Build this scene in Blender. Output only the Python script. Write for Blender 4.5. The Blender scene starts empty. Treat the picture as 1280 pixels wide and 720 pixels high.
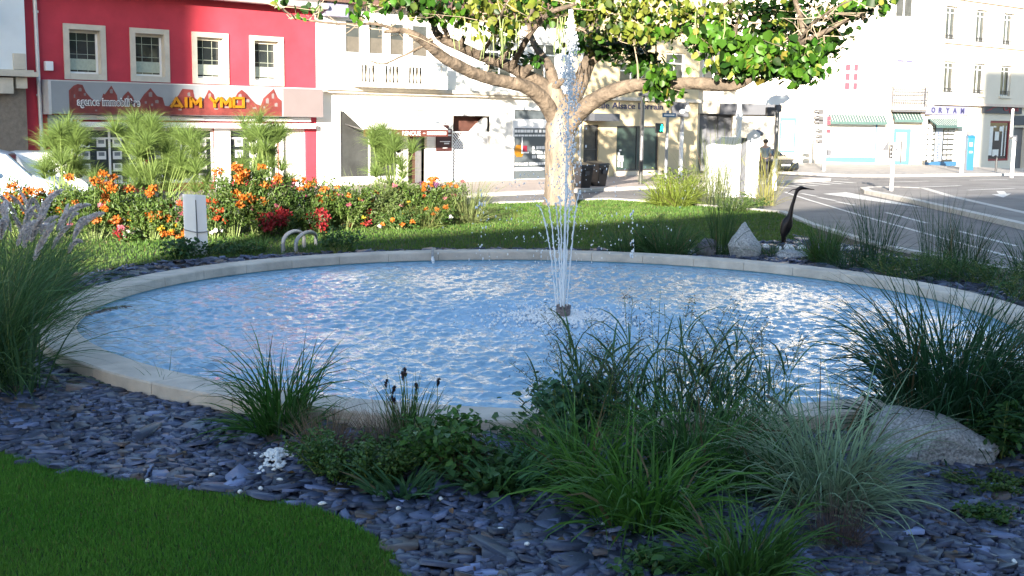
import bpy, bmesh, math, random
import numpy as np
from mathutils import Vector, Matrix
random.seed(7); RNG=np.random.default_rng(7)
SC=bpy.context.scene; COL=SC.collection
# ---------------------------------------------------------------- camera geometry (surveyed from the photograph)
F=1500.0; HOR=147.0; ROLL=math.radians(.85); H=2.5
PITCH=math.atan((360-HOR)/F)
cR,sR,cP,sP=math.cos(ROLL),math.sin(ROLL),math.cos(PITCH),math.sin(PITCH)
def ray(px,py):
    x=(px-640)/F; y=(360-py)/F
    x,y=cR*x-sR*y, sR*x+cR*y
    return (x, cP+y*sP, -sP+y*cP)
def gp(px,py,z=0.0):
    d=ray(px,py); k=(z-H)/d[2]; return Vector((d[0]*k,d[1]*k,z))
def ay(px,py,Y):
    d=ray(px,py); k=Y/d[1]; return Vector((d[0]*k,Y,H+d[2]*k))
# ---------------------------------------------------------------- materials
def nodes(m):
    m.use_nodes=True; nt=m.node_tree; nt.nodes.clear()
    return nt, nt.nodes.new, nt.links.new
def hexa(c): return (c[0],c[1],c[2],1.0)
def mat(name, base, rough=.6, var=.15, scale=6.0, bump=0.0, bscale=None, metal=0.0, spec=.5, attr=False, dark=None, stretch=(1,1,1), detail=6, transl=0.0, coat=0.0):
    m=bpy.data.materials.new(name); nt,N,L=nodes(m)
    out=N('ShaderNodeOutputMaterial'); b=N('ShaderNodeBsdfPrincipled')
    b.inputs['Roughness'].default_value=rough; b.inputs['Metallic'].default_value=metal
    b.inputs['Specular IOR Level'].default_value=spec; b.inputs['Coat Weight'].default_value=coat
    tc=N('ShaderNodeTexCoord'); mp=N('ShaderNodeMapping'); mp.inputs['Scale'].default_value=stretch
    L(tc.outputs['Object'],mp.inputs['Vector'])
    nz=N('ShaderNodeTexNoise'); nz.inputs['Scale'].default_value=scale; nz.inputs['Detail'].default_value=detail; nz.inputs['Roughness'].default_value=.6
    L(mp.outputs[0],nz.inputs['Vector'])
    mr=N('ShaderNodeMapRange'); mr.inputs['From Min'].default_value=.3; mr.inputs['From Max'].default_value=.7
    L(nz.outputs['Fac'],mr.inputs['Value'])
    mx=N('ShaderNodeMix'); mx.data_type='RGBA'
    d=dark if dark else tuple(c*(1-var) for c in base); u=tuple(min(1,c*(1+var)) for c in base)
    mx.inputs['A'].default_value=hexa(d); mx.inputs['B'].default_value=hexa(u)
    L(mr.outputs[0],mx.inputs['Factor']); col=mx.outputs['Result']
    if attr:
        at=N('ShaderNodeAttribute'); at.attribute_name='col'
        mm=N('ShaderNodeMix'); mm.data_type='RGBA'; mm.blend_type='MULTIPLY'; mm.inputs['Factor'].default_value=1
        L(at.outputs['Color'],mm.inputs['A']); L(col,mm.inputs['B']); col=mm.outputs['Result']
    L(col,b.inputs['Base Color'])
    if bump:
        nb=N('ShaderNodeTexNoise'); nb.inputs['Scale'].default_value=bscale or scale*4; nb.inputs['Detail'].default_value=8
        L(mp.outputs[0],nb.inputs['Vector']); bp=N('ShaderNodeBump'); bp.inputs['Strength'].default_value=1; bp.inputs['Distance'].default_value=bump
        L(nb.outputs['Fac'],bp.inputs['Height']); L(bp.outputs[0],b.inputs['Normal'])
    if transl:
        tr=N('ShaderNodeBsdfTranslucent'); L(col,tr.inputs['Color']); ms=N('ShaderNodeMixShader'); ms.inputs[0].default_value=transl
        L(b.outputs[0],ms.inputs[1]); L(tr.outputs[0],ms.inputs[2]); L(ms.outputs[0],out.inputs[0])
    else: L(b.outputs[0],out.inputs[0])
    return m
M={}
def W(name,*a,**k): M[name]=mat(name,*a,**k)
WH=(1,1,1)
W('asphalt',(0.16,0.152,0.152),.9,.28,.6,.004,90)
W('asphalt_old',(0.19,0.178,0.172),.9,.2,.9,.004,80)
W('pave_pink',(.36,.30,.27),.85,.12,1.5,.002,60)
W('pave_grey',(.27,.255,.245),.85,.15,1.2,.002,60)
W('kerb',(.48,.46,.43),.8,.12,3,.002,60)
W('paint',(.66,.66,.64),.7,.1,7,dark=(.34,.335,.33))
W('soil',(.06,.045,.035),.95,.35,5,.02,30)
W('slate_soil',(.035,.036,.05),.9,.3,8,.01,40)
W('lawn_soil',(.03,.05,.012),.95,.3,4,.015,60)
W('slate',(1,1,1),.42,.3,14,.004,45,attr=True)
W('coping',(.53,.46,.39),.75,.24,2.6,.006,40)
W('basin',(.10,.30,.42),.5,.2,3)
W('blade',(1,1,1),.5,.12,14,attr=True,transl=.28,spec=.22)
W('leaf',(1,1,1),.45,.15,9,attr=True,transl=.33,spec=.35)
W('petal',(1,1,1),.6,.08,9,attr=True,transl=.25)
W('plume',(1,1,1),.8,.1,9,attr=True,transl=.3)
W('stem',(.16,.22,.06),.6,.2,9)
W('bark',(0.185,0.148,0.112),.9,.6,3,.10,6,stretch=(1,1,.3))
W('twig',(.30,.235,.17),.85,.25,8)
W('granite',(.36,.36,.37),.85,.6,48,.014,42)
W('granite_pale',(.38,.39,.40),.8,.5,34,.012,30)
W('granite_dark',(.16,.16,.18),.85,.35,12,.02,12)
W('pebble',(.72,.72,.72),.6,.1,20,.004,40)
W('bronze',(.022,.016,.016),.38,.3,12,.004,60,metal=.5)
W('steel',(0.2,0.2,0.21),.38,.15,8,metal=.75)
W('galv',(0.27,0.28,0.3),.5,.12,5,metal=.3)
W('darkmetal',(.045,.045,.05),.5,.2,6)
W('whitepaint',(.80,.80,.79),.55,.05,3)
W('whiteenamel',(.78,.78,.80),.35,.05,2)
W('bluegrey_board',(0.3,0.36,0.46),.5,.08,2.5)
W('red_wall',(.45,.036,.058),.85,.22,.7,.003,40)
W('white_wall',(.80,.78,.72),.85,.05,.7,.003,40)
W('cream_wall',(0.56,0.46,0.29),.85,.07,.7,.003,40)
W('pale_wall',(0.7,0.645,0.55),.85,.06,.5,.003,40)
W('coldwhite_wall',(.74,.78,.80),.85,.07,.8,.003,40)
W('stone_trim',(.55,.50,.42),.8,.12,3,.002,60)
W('pink_stone',(.66,.55,.47),.8,.1,3,.002,60)
W('brick',(.22,.185,.15),.85,.2,8,.006,30)
W('roof_tile',(0.17,0.15,0.14),.85,.25,5,.02,12)
W('roof_brown',(0.13,0.07,0.055),.85,.25,5,.02,12)
W('zinc',(.55,.55,.56),.45,.1,3,metal=.2)
W('glass_dark',(.022,.027,.03),.06,.3,1.2,spec=.8)
W('glass_green',(.045,.075,.065),.08,.4,.8,spec=.8)
W('glass_pale',(0.05,0.053,0.052),.1,.35,1.6,spec=.6)
W('curtain',(.42,.46,.38),.9,.15,14)
W('lattice_curtain',(.60,.57,.50),.9,.1,14)
W('interior',(.04,.03,.028),.9,.3,2)
W('interior_brown',(.09,.035,.025),.9,.3,2)
W('sign_grey',(.27,.29,.31),.55,.06,2)
W('sign_beige',(0.2,0.165,0.165),.6,.05,2)
W('sign_art',(.17,.034,.03),.6,.35,3.2,dark=(.11,.02,.018))
W('net',(0.11,0.098,0.08),.9,.15,6)
W('nozzle',(.20,.165,.165),.5,.5,40,metal=.2)
W('sign_yellow',(0.33,0.145,0.006),.4,.05,3)
W('letter_white',(.82,.82,.82),.5,.04,3)
W('letter_dark',(.05,.05,.07),.5,.1,3)
W('letter_blue',(0.03,0.03,0.1),.5,.1,3)
W('letter_grey',(0.09,0.09,0.11),.5,.1,3)
W('letter_red',(0.24,0.01,0.03),.5,.1,3)
W('sign_brown',(0.055,0.016,0.014),.6,.12,3)
W('sign_lavender',(0.22,0.22,0.32),.6,.06,3)
W('sign_slate',(0.065,0.07,0.085),.6,.08,3)
W('awning_white',(.80,.77,.72),.85,.05,6)
W('awning_brown',(0.1,0.022,0.016),.85,.1,6)
W('awning_green',(0.05,0.095,0.09),.85,.2,3)
W('blue_paint',(0.037,0.125,0.25),.45,.1,3)
W('blue_machine',(0.012,0.1,0.22),.35,.1,2)
W('red_paint',(0.22,0.014,0.024),.45,.1,3)
W('shutter_red',(.16,.02,.042),.6,.12,4)
W('door_shade_grey',(0.12,0.127,0.15),.55,.12,2)  # grey of the set-back doorway, tree shadow put into the colour
W('door_slate',(.13,.13,.14),.55,.15,2)
W('panel_slate',(0.085,0.1,0.11),.4,.1,1.5)
W('paper',(.74,.74,.72),.7,.08,5)
W('paper_photo',(.16,.18,.2),.6,.3,9)
W('bin_dark',(.018,.018,.022),.35,.2,3)
W('rubber',(.015,.015,.015),.8,.1,5)
W('car_dark',(.012,.013,.015),.35,.1,3,coat=.15)
W('bark_limb_shaded',(.115,.088,.064),.9,.6,3,.10,6)  # bark darkened for the limbs to stand in for leaf shade
W('car_white',(.80,.80,.80),.3,.03,2,coat=.5)
W('car_blue',(.48,.60,.70),.3,.05,2,coat=.5)
W('headlamp',(.65,.67,.7),.12,.1,5)
W('plate',(.75,.75,.72),.4,.05,5)
W('skin',(.45,.27,.19),.55,.06,9)
W('hair',(.05,.035,.025),.6,.2,30)
W('shirt',(0.22,0.26,0.28),.85,.08,9)
W('trousers',(.05,.05,.07),.85,.15,9)
W('flower_violet',(.15,.05,.14),.6,.2,9)
def emit(name,c,s):
    m=bpy.data.materials.new(name); nt,N,L=nodes(m); o=N('ShaderNodeOutputMaterial'); e=N('ShaderNodeBsdfPrincipled')
    e.inputs['Base Color'].default_value=hexa(c); e.inputs['Emission Color'].default_value=hexa(c); e.inputs['Emission Strength'].default_value=s
    L(e.outputs[0],o.inputs[0]); M[name]=m
emit('lamp_green',(.02,.75,.45),1.2)
# brick courses for the little pillar
def water_mat():
    m=bpy.data.materials.new('water'); nt,N,L=nodes(m); o=N('ShaderNodeOutputMaterial'); b=N('ShaderNodeBsdfPrincipled')
    at=N('ShaderNodeAttribute'); at.attribute_name='foam'
    mx=N('ShaderNodeMix'); mx.data_type='RGBA'; mx.inputs['A'].default_value=(.235,.39,.525,1); mx.inputs['B'].default_value=(.46,.66,.86,1)
    tc=N('ShaderNodeTexCoord'); nz=N('ShaderNodeTexNoise'); nz.inputs['Scale'].default_value=9; nz.inputs['Detail'].default_value=6
    L(tc.outputs['Object'],nz.inputs['Vector'])
    ml=N('ShaderNodeMath'); ml.operation='MULTIPLY'; L(at.outputs['Fac'],ml.inputs[0]); L(nz.outputs['Fac'],ml.inputs[1])
    m2=N('ShaderNodeMath'); m2.operation='MULTIPLY'; m2.use_clamp=True; L(ml.outputs[0],m2.inputs[0]); m2.inputs[1].default_value=1.7
    L(m2.outputs[0],mx.inputs['Factor']); L(mx.outputs['Result'],b.inputs['Base Color'])
    b.inputs['Roughness'].default_value=.04; b.inputs['IOR'].default_value=1.33
    n2=N('ShaderNodeTexNoise'); n2.inputs['Scale'].default_value=18; n2.inputs['Detail'].default_value=4
    L(tc.outputs['Object'],n2.inputs['Vector']); bp=N('ShaderNodeBump'); bp.inputs['Distance'].default_value=.012; L(n2.outputs['Fac'],bp.inputs['Height'])
    L(bp.outputs[0],b.inputs['Normal']); L(b.outputs[0],o.inputs[0]); M['water']=m
    m=bpy.data.materials.new('spray'); nt,N,L=nodes(m); o=N('ShaderNodeOutputMaterial'); b=N('ShaderNodeBsdfPrincipled')
    b.inputs['Base Color'].default_value=(.93,.94,.96,1); b.inputs['Roughness'].default_value=.2; b.inputs['IOR'].default_value=1.33
    b.inputs['Transmission Weight'].default_value=.12
    L(b.outputs[0],o.inputs[0]); M['spray']=m
water_mat()
# ---------------------------------------------------------------- object helpers
ORG={}
def tag(o,label=None,cat=None,group=None,kind=None):
    if label: o['label']=label
    if cat: o['category']=cat
    if group: o['group']=group
    if kind: o['kind']=kind
    return o
def thing(name,loc,label,cat,group=None):
    o=bpy.data.objects.new(name,None); COL.objects.link(o); o.location=Vector(loc); o.empty_display_size=.1
    ORG[o.name]=Vector(loc); return tag(o,label,cat,group)
def link(name,me,parent=None,origin=None):
    """me holds world coordinates; shift them to the origin of the thing they belong to"""
    o=bpy.data.objects.new(name,me); COL.objects.link(o)
    if parent is not None:
        w=ORG[parent.name]; o.parent=parent
    else: w=Vector(origin) if origin is not None else Vector((0,0,0)); o.location=w
    me.transform(Matrix.Translation(-w)); ORG[o.name]=w
    return o
class MB:
    def __init__(s): s.v=[]; s.f=[]; s.sm=False
    def add(s,vs,fs):
        k=len(s.v); s.v+= [tuple(v) for v in vs]; s.f+= [tuple(i+k for i in f) for f in fs]; return s
    def hexa(s,c):  # 8 corners: bottom ring 0-3, top ring 4-7
        return s.add(c,[(3,2,1,0),(4,5,6,7),(0,1,5,4),(1,2,6,5),(2,3,7,6),(3,0,4,7)])
    def box(s,fr,a0,a1,d0,d1,z0,z1):
        P=fr.P
        return s.hexa([P(a0,d1,z0),P(a1,d1,z0),P(a1,d0,z0),P(a0,d0,z0),P(a0,d1,z1),P(a1,d1,z1),P(a1,d0,z1),P(a0,d0,z1)])
    def prism(s,pts,z0,z1):  # pts: xy outline, counter-clockwise
        n=len(pts); vs=[(p[0],p[1],z0) for p in pts]+[(p[0],p[1],z1) for p in pts]
        return s.add(vs,[tuple(range(n-1,-1,-1)),tuple(range(n,2*n))]+[(i,(i+1)%n,n+(i+1)%n,n+i) for i in range(n)])
    def tube(s,pts,rad,n=8,cap=True):
        pts=[Vector(p) for p in pts]; m=len(pts)
        if not hasattr(rad,'__len__'): rad=[rad]*m
        up=None; vs=[]
        for i,p in enumerate(pts):
            t=(pts[min(i+1,m-1)]-pts[max(i-1,0)]).normalized()
            if up is None:
                up=t.orthogonal().normalized()
            else:
                up=(up-t*up.dot(t)); up=up.normalized() if up.length>1e-6 else t.orthogonal().normalized()
            r=t.cross(up)
            for k in range(n):
                a=2*math.pi*k/n; vs.append(p+(up*math.cos(a)+r*math.sin(a))*rad[i])
        fs=[(i*n+k,i*n+(k+1)%n,(i+1)*n+(k+1)%n,(i+1)*n+k) for i in range(m-1) for k in range(n)]
        if cap: fs+=[tuple(range(n-1,-1,-1)),tuple(range((m-1)*n,m*n))]
        return s.add(vs,fs)
    def lathe(s,c,prof,n=16):
        vs=[];m=len(prof)
        for r,z in prof:
            for k in range(n):
                a=2*math.pi*k/n; vs.append((c[0]+r*math.cos(a),c[1]+r*math.sin(a),c[2]+z))
        fs=[(i*n+k,i*n+(k+1)%n,(i+1)*n+(k+1)%n,(i+1)*n+k) for i in range(m-1) for k in range(n)]
        fs+=[tuple(range(n-1,-1,-1)),tuple(range((m-1)*n,m*n))]
        return s.add(vs,fs)
    def extr(s,fr,pts,d0,d1):  # polygon in (s,z) of a frame, thickness d0..d1
        n=len(pts); vs=[fr.P(a,d1,z) for a,z in pts]+[fr.P(a,d0,z) for a,z in pts]
        return s.add(vs,[tuple(range(n)),tuple(range(2*n-1,n-1,-1))]+[(i,n+i,n+(i+1)%n,(i+1)%n) for i in range(n)])
    def ball(s,c,r,sc=(1,1,1),sub=1,jit=0,rs=None):
        bm=bmesh.new(); bmesh.ops.create_icosphere(bm,subdivisions=sub,radius=1)
        rs=rs or random
        vs=[(c[0]+v.co.x*r*sc[0]*(1+rs.uniform(-jit,jit)),c[1]+v.co.y*r*sc[1]*(1+rs.uniform(-jit,jit)),c[2]+v.co.z*r*sc[2]*(1+rs.uniform(-jit,jit))) for v in bm.verts]
        fs=[tuple(v.index for v in f.verts) for f in bm.faces]; bm.free(); return s.add(vs,fs)
    def mesh(s,name,m,smooth=False):
        me=bpy.data.meshes.new(name); me.from_pydata(s.v,[],s.f); me.materials.append(M[m])
        if smooth:
            me.polygons.foreach_set('use_smooth',[True]*len(me.polygons))
            me.update()
        return me
    def build(s,name,m,parent=None,origin=None,smooth=False,bevel=0,recalc=True):
        me=s.mesh(name,m,smooth)
        if recalc or bevel:
            bm=bmesh.new(); bm.from_mesh(me)
            if recalc: bmesh.ops.recalc_face_normals(bm,faces=bm.faces)
            if bevel:
                es=[e for e in bm.edges if len(e.link_faces)==2 and e.calc_face_angle(0)>.6]
                bmesh.ops.bevel(bm,geom=es,offset=bevel,segments=2,affect='EDGES',profile=.6,clamp_overlap=True)
            bm.to_mesh(me); bm.free()
        if smooth:
            me.set_sharp_from_angle(angle=math.radians(42))
        return link(name,me,parent,origin)
class Fr:
    def __init__(s,o,t): s.o=np.array(o[:2],float); s.t=np.array(t,float); s.n=np.array([s.t[1],-s.t[0]])
    def P(s,a,d,z): q=s.o+s.t*a+s.n*d; return (q[0],q[1],z)
    def inv(s,px,py,off=0):
        d=np.array(ray(px,py)); o=s.o+s.n*off; k=(o@s.n)/(d[:2]@s.n); p=d*k
        return float((p[:2]-o)@s.t), float(p[2]+H)
AX=Fr((0,0),(1,0))   # s = X, d = -Y
_d=ray(2270,171); _t=np.array([_d[0],_d[1]])/math.hypot(_d[0],_d[1])
F1=Fr(gp(590,230),_t)
FE=Fr((0,60.0),(1,0))
FR=Fr((0,71.5),(1,0))
A2=math.radians(50); CORN=gp(1163,208)
F2=Fr((CORN.x,71.5),(math.sin(A2),math.cos(A2)))
def npmesh(name,m,V,Q,col=None,smooth=False,attr='col'):
    """V (n,3), Q (m,4 or 3) numpy arrays -> mesh"""
    me=bpy.data.meshes.new(name); V=np.ascontiguousarray(V,np.float32); Q=np.ascontiguousarray(Q,np.int32)
    me.vertices.add(len(V)); me.vertices.foreach_set('co',V.ravel())
    k=Q.shape[1]; me.loops.add(Q.size); me.loops.foreach_set('vertex_index',Q.ravel())
    me.polygons.add(len(Q)); me.polygons.foreach_set('loop_start',np.arange(0,Q.size,k,dtype=np.int32))
    if col is not None:
        if col.ndim==1:
            a=me.attributes.new(attr,'FLOAT','POINT'); a.data.foreach_set('value',np.ascontiguousarray(col,np.float32))
        else:
            a=me.attributes.new(attr,'FLOAT_COLOR','POINT'); c=np.ones((len(V),4),np.float32); c[:,:3]=col; a.data.foreach_set('color',c.ravel())
    if smooth: me.polygons.foreach_set('use_smooth',np.ones(len(Q),bool))
    me.materials.append(M[m]); me.update(calc_edges=True); me.validate(); return me
def U(a,b,n): return RNG.uniform(a,b,n)
class NB:
    """numpy batch of quads with a colour per vertex"""
    def __init__(s): s.V=[];s.Q=[];s.C=[];s.k=0
    def add(s,V,Q,C): s.V.append(V); s.Q.append(Q+s.k); s.C.append(C); s.k+=len(V)
    def build(s,name,m,parent=None,origin=None,smooth=False):
        me=npmesh(name,m,np.concatenate(s.V),np.concatenate(s.Q),np.concatenate(s.C),smooth)
        return link(name,me,parent,origin)
    def blades(s,base,L,az,th0,kap,w,col,seg=4,cvar=.25,tip=None,power=1.6,roll=None):
        """curved tapering strips: base (n,3), length, azimuth, lean at foot, added bend to the tip, width"""
        n=len(base); L=np.broadcast_to(L,n); az=np.broadcast_to(az,n); th0=np.broadcast_to(th0,n); kap=np.broadcast_to(kap,n); w=np.broadcast_to(w,n)
        hd=np.stack([np.cos(az),np.sin(az),0*az],1); r=roll if roll is not None else U(-1.2,1.2,n)
        side0=np.stack([-np.sin(az),np.cos(az),0*az],1)
        P=base.astype(float).copy(); V=np.zeros((n,seg+1,2,3))
        for i in range(seg+1):
            t=i/seg; th=th0+kap*t**power
            dirn=hd*np.sin(th)[:,None]+np.array([0,0,1.])*np.cos(th)[:,None]
            nrm=hd*np.cos(th)[:,None]-np.array([0,0,1.])*np.sin(th)[:,None]
            side=side0*np.cos(r)[:,None]+nrm*np.sin(r)[:,None]
            ww=w*(.65+.35*min(1,t*4))*max(.04,(1-t**2.2))*.5
            V[:,i,0]=P-side*ww[:,None]; V[:,i,1]=P+side*ww[:,None]
            P=P+dirn*(L/seg)[:,None]
        idx=np.arange(n*(seg+1)*2).reshape(n,seg+1,2)
        Q=np.stack([idx[:,:-1,0],idx[:,:-1,1],idx[:,1:,1],idx[:,1:,0]],-1).reshape(-1,4)
        c=np.asarray(col,float); c=np.broadcast_to(c,(n,3))*(1+U(-cvar,cvar,(n,1)))
        C=np.repeat(c[:,None,:],(seg+1)*2,1).reshape(n,seg+1,2,3)
        if tip is not None:
            tt=(np.linspace(0,1,seg+1)**3)[None,:,None,None]; C=C*(1-tt)+np.array(tip)*tt
        s.add(V.reshape(-1,3),Q,C.reshape(-1,3))
    def leaves(s,c,size,col,cvar=.3,up=.5,asp=.8,fold=.25,dirv=None,droop=0.0):
        """six-cornered leaves folded along the midrib, random facing with an upward bias"""
        n=len(c); size=np.broadcast_to(size,n)
        nv=RNG.normal(size=(n,3))
        if up is not None: nv[:,2]=np.abs(nv[:,2])+up*1.5
        else: nv[:,2]*=.6
        nv/=np.linalg.norm(nv,axis=1)[:,None]
        a=RNG.normal(size=(n,3)) if dirv is None else np.broadcast_to(dirv,(n,3)).astype(float)
        a=a+np.array([0,0,-droop]); a-=nv*(a*nv).sum(1)[:,None]; a/=np.linalg.norm(a,axis=1)[:,None]+1e-9
        b=np.cross(nv,a)
        S=size[:,None]; w=S*asp*.5; f=nv*w*fold*2
        V=np.stack([c-a*S*.5, c-a*S*.25-b*w*.85+f*.8, c+a*S*.15-b*w*.8+f*.7, c+a*S*.5-nv*S*.06, c+a*S*.15+b*w*.8+f*.7, c-a*S*.25+b*w*.85+f*.8],1)
        idx=np.arange(n*6).reshape(n,6); Q=np.concatenate([idx[:,[0,3,2,1]],idx[:,[0,5,4,3]]])
        cc=np.broadcast_to(np.asarray(col,float),(n,3))*(1+U(-cvar,cvar,(n,1)))*(1+U(-.08,.08,(n,3)))
        s.add(V.reshape(-1,3),Q,np.repeat(cc,6,0))
def tsmooth(pts,k=5):
    """Catmull-Rom through points (x,y,z,r)"""
    P=[np.array(p,float) for p in pts]; P=[2*P[0]-P[1]]+P+[2*P[-1]-P[-2]]; out=[]
    for i in range(1,len(P)-2):
        for j in range(k):
            t=j/k; a,b,c,d=P[i-1:i+3]
            out.append(.5*((2*b)+(c-a)*t+(2*a-5*b+4*c-d)*t*t+(3*b-a-3*c+d)*t**3))
    out.append(P[-2]); return out
def text_mesh(txt,fr,s0,z0,height,depth=.02,d=0.0,width=None,off=0.0,align='LEFT'):
    cu=bpy.data.curves.new('t','FONT'); cu.body=txt; cu.size=1; cu.extrude=.5; cu.offset=off; cu.resolution_u=3
    ob=bpy.data.objects.new('t',cu); COL.objects.link(ob)
    dg=bpy.context.evaluated_depsgraph_get(); dg.update(); me=bpy.data.meshes.new_from_object(ob.evaluated_get(dg))
    bpy.data.objects.remove(ob); bpy.data.curves.remove(cu)
    co=np.array([v.co[:] for v in me.vertices]); x0,x1=co[:,0].min(),co[:,0].max(); y0,y1=co[:,1].min(),co[:,1].max()
    kx=(width/(x1-x0)) if width else height/(y1-y0); kz=height/(y1-y0)
    mb=MB(); vs=[fr.P(s0+(v[0]-x0)*kx, d+(v[2]+.5)*depth, z0+(v[1]-y0)*kz) for v in co]
    mb.add(vs,[tuple(p.vertices) for p in me.polygons]); bpy.data.meshes.remove(me); return mb
def wall(mb,fr,s0,s1,z0,z1,holes,depth=.25,d=0.0):
    """front face with real openings (s0,s1,z0,z1) and their reveals"""
    ss=sorted({s0,s1,*[h[0] for h in holes],*[h[1] for h in holes]}); zs=sorted({z0,z1,*[h[2] for h in holes],*[h[3] for h in holes]})
    ss=[a for a in ss if s0<=a<=s1]; zs=[a for a in zs if z0<=a<=z1]
    for a,b in zip(ss,ss[1:]):
        for c,e in zip(zs,zs[1:]):
            m,n=(a+b)/2,(c+e)/2
            if any(h[0]<m<h[1] and h[2]<n<h[3] for h in holes): continue
            mb.add([fr.P(a,d,c),fr.P(b,d,c),fr.P(b,d,e),fr.P(a,d,e)],[(0,1,2,3)])
    for h in holes:
        a,b,c,e=h[0],h[1],max(h[2],z0),min(h[3],z1); P=fr.P; D=d-depth
        mb.add([P(a,d,c),P(b,d,c),P(b,d,e),P(a,d,e),P(a,D,c),P(b,D,c),P(b,D,e),P(a,D,e)],[(0,4,5,1),(1,5,6,2),(2,6,7,3),(3,7,4,0)])
    return mb
def shell(mb,fr,s0,s1,z0,z1,back,d=0.0):
    """side and back faces and the top of a building"""
    P=fr.P; a=[P(s0,d,z0),P(s1,d,z0),P(s1,-back,z0),P(s0,-back,z0),P(s0,d,z1),P(s1,d,z1),P(s1,-back,z1),P(s0,-back,z1)]
    return mb.add(a,[(1,2,6,5),(2,3,7,6),(3,0,4,7),(4,5,6,7)])
def window(par,fr,h,fw=.06,mull=1,trans=None,dep=.18,fm='whitepaint',gm='glass_dark',name='window',sash=.06):
    """frame in the opening, its panes one sub-part"""
    a,b,c,e=h; mb=MB(); d0,d1=-dep-.03,-dep+.03
    mb.box(fr,a,a+fw,d0,d1,c,e); mb.box(fr,b-fw,b,d0,d1,c,e); mb.box(fr,a+fw,b-fw,d0,d1,c,c+fw); mb.box(fr,a+fw,b-fw,d0,d1,e-fw,e)
    for i in range(mull):
        m=a+(b-a)*(i+1)/(mull+1); mb.box(fr,m-sash/2,m+sash/2,d0,d1-.004,c+fw,e-fw)
    if trans:
        z=c+(e-c)*trans; mb.box(fr,a+fw,b-fw,d0,d1-.008,z-.025,z+.025)
    w=mb.build(name,fm,par)
    g=MB().box(fr,a+fw*.5,b-fw*.5,-dep-.02,-dep-.005,c+fw*.5,e-fw*.5); g.build('pane',gm,w)
    return w
# ================================================================ SETTING
PC=Vector((.475,14.88,0)); RO,RI=6.02,5.60; ZR,ZW=.22,.075
def gz(x,y):
    s=(x-F2.o[0])*F2.t[0]+(y-F2.o[1])*F2.t[1]
    return -.047*min(max(s,0),14)
def ngon(pts,z):
    mb=MB(); mb.add([(p[0],p[1],z) for p in pts],[tuple(range(len(pts)))]); return mb
def sheet(name,pts,z,m,kind='structure',thick=0):
    me=ngon(pts,z).mesh(name,m); bm=bmesh.new(); bm.from_mesh(me); bmesh.ops.triangulate(bm,faces=bm.faces)
    bmesh.ops.recalc_face_normals(bm,faces=bm.faces)
    for f in bm.faces:
        if f.normal.z<0: f.normal_flip()
    bm.to_mesh(me); bm.free(); o=link(name,me); return tag(o,kind=kind)
def make_ground():
    xs=np.unique(np.concatenate([np.linspace(-600,600,13),np.arange(-60,15,5),np.arange(15,48,1.0)])); ys=np.unique(np.concatenate([np.linspace(-300,900,13),np.arange(-40,55,5),np.arange(55,100,1.0)]))
    X,Y=np.meshgrid(xs,ys); Z=np.vectorize(gz)(X,Y); nx=len(xs); ny=len(ys)
    V=np.stack([X,Y,Z],-1).reshape(-1,3); i=np.arange(nx*ny).reshape(ny,nx)
    Q=np.stack([i[:-1,:-1],i[:-1,1:],i[1:,1:],i[1:,:-1]],-1).reshape(-1,4)
    tag(link('ground',npmesh('ground','asphalt',V,Q,None)),kind='structure')
make_ground()
G2=lambda px,py: tuple(gp(px,py)[:2])
garden=[(-20,1.5),(11,1.5),(9.6,14),(8.6,20),(7.5,24.1),(7.25,29),(7.4,33),(6,34.6),(4.7,36),(2.95,37.4),(.4,35.4),(-2,34.0),(-13,23.8),(-20,17.3)]
sheet('garden_soil',garden,.008,'soil')
# kerb of the garden island
mb=MB(); gk=garden[1:]
for (a,b) in zip(gk[:-1],gk[1:]):
    A=Vector((a[0],a[1],0));B=Vector((b[0],b[1],0)); d=(B-A).normalized(); n=Vector((-d.y,d.x,0))*.09
    e=d*.0
    mb.hexa([A-n-e,B-n+e,B+n+e,A+n-e]+[v+Vector((0,0,.07)) for v in (A-n-e,B-n+e,B+n+e,A+n-e)])
tag(mb.build('garden_kerb','kerb'),kind='structure')
front_edge=[(-60,556),(0,570),(70,590),(140,603),(250,621),(330,629),(400,643),(450,664),(487,693),(512,724),(520,760)]
lawn_front=[tuple(gp(*p)[:2]) for p in front_edge]+[(-.6,3),(-8,3),(-8,10)]
sheet('lawn_soil',lawn_front,.03,'lawn_soil')
inner=[(100,346),(160,334),(230,328),(300,323),(420,317),(560,313),(700,313),(830,316),(880,312),(930,305),(985,303),(1015,299)]
lawn_far=[G2(*p) for p in inner]+[(6.9,27.0),(7.1,29),(7.2,32.8),(5.9,34.4),(4.6,35.7),(2.95,37.1),(.5,35.2),(-2,33.7),(-13,23.6),(-16,20)]
sheet('lawn_soil',lawn_far,.03,'lawn_soil')
def inpoly(P,poly):
    x,y=P[:,0],P[:,1]; c=np.zeros(len(P),bool); n=len(poly)
    for i in range(n):
        x1,y1=poly[i];x2,y2=poly[i-1]
        k=((y1>y)!=(y2>y)); t=(x2-x1)*(y-y1)/((y2-y1) if y2!=y1 else 1e-9)+x1
        c^=k&(x<t)
    return c
# slate ground sheet: ring round the pool with the near apron
slate_near=[tuple(gp(*p)[:2]) for p in front_edge]+[(.2,4.6),(6.6,4.8),(7.6,9),(8.0,14.5),(7.2,19),(6.7,24.8),(5.9,25.6),(4.6,23.6),(3.4,23)]
ang=[math.radians(a) for a in range(62,196,6)]
slate_near+= [(PC.x+7.0*math.cos(a),PC.y+7.0*math.sin(a)) for a in ang]+[(-6.4,11.6)]
sheet('slate_soil',slate_near,.016,'slate_soil')
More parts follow.
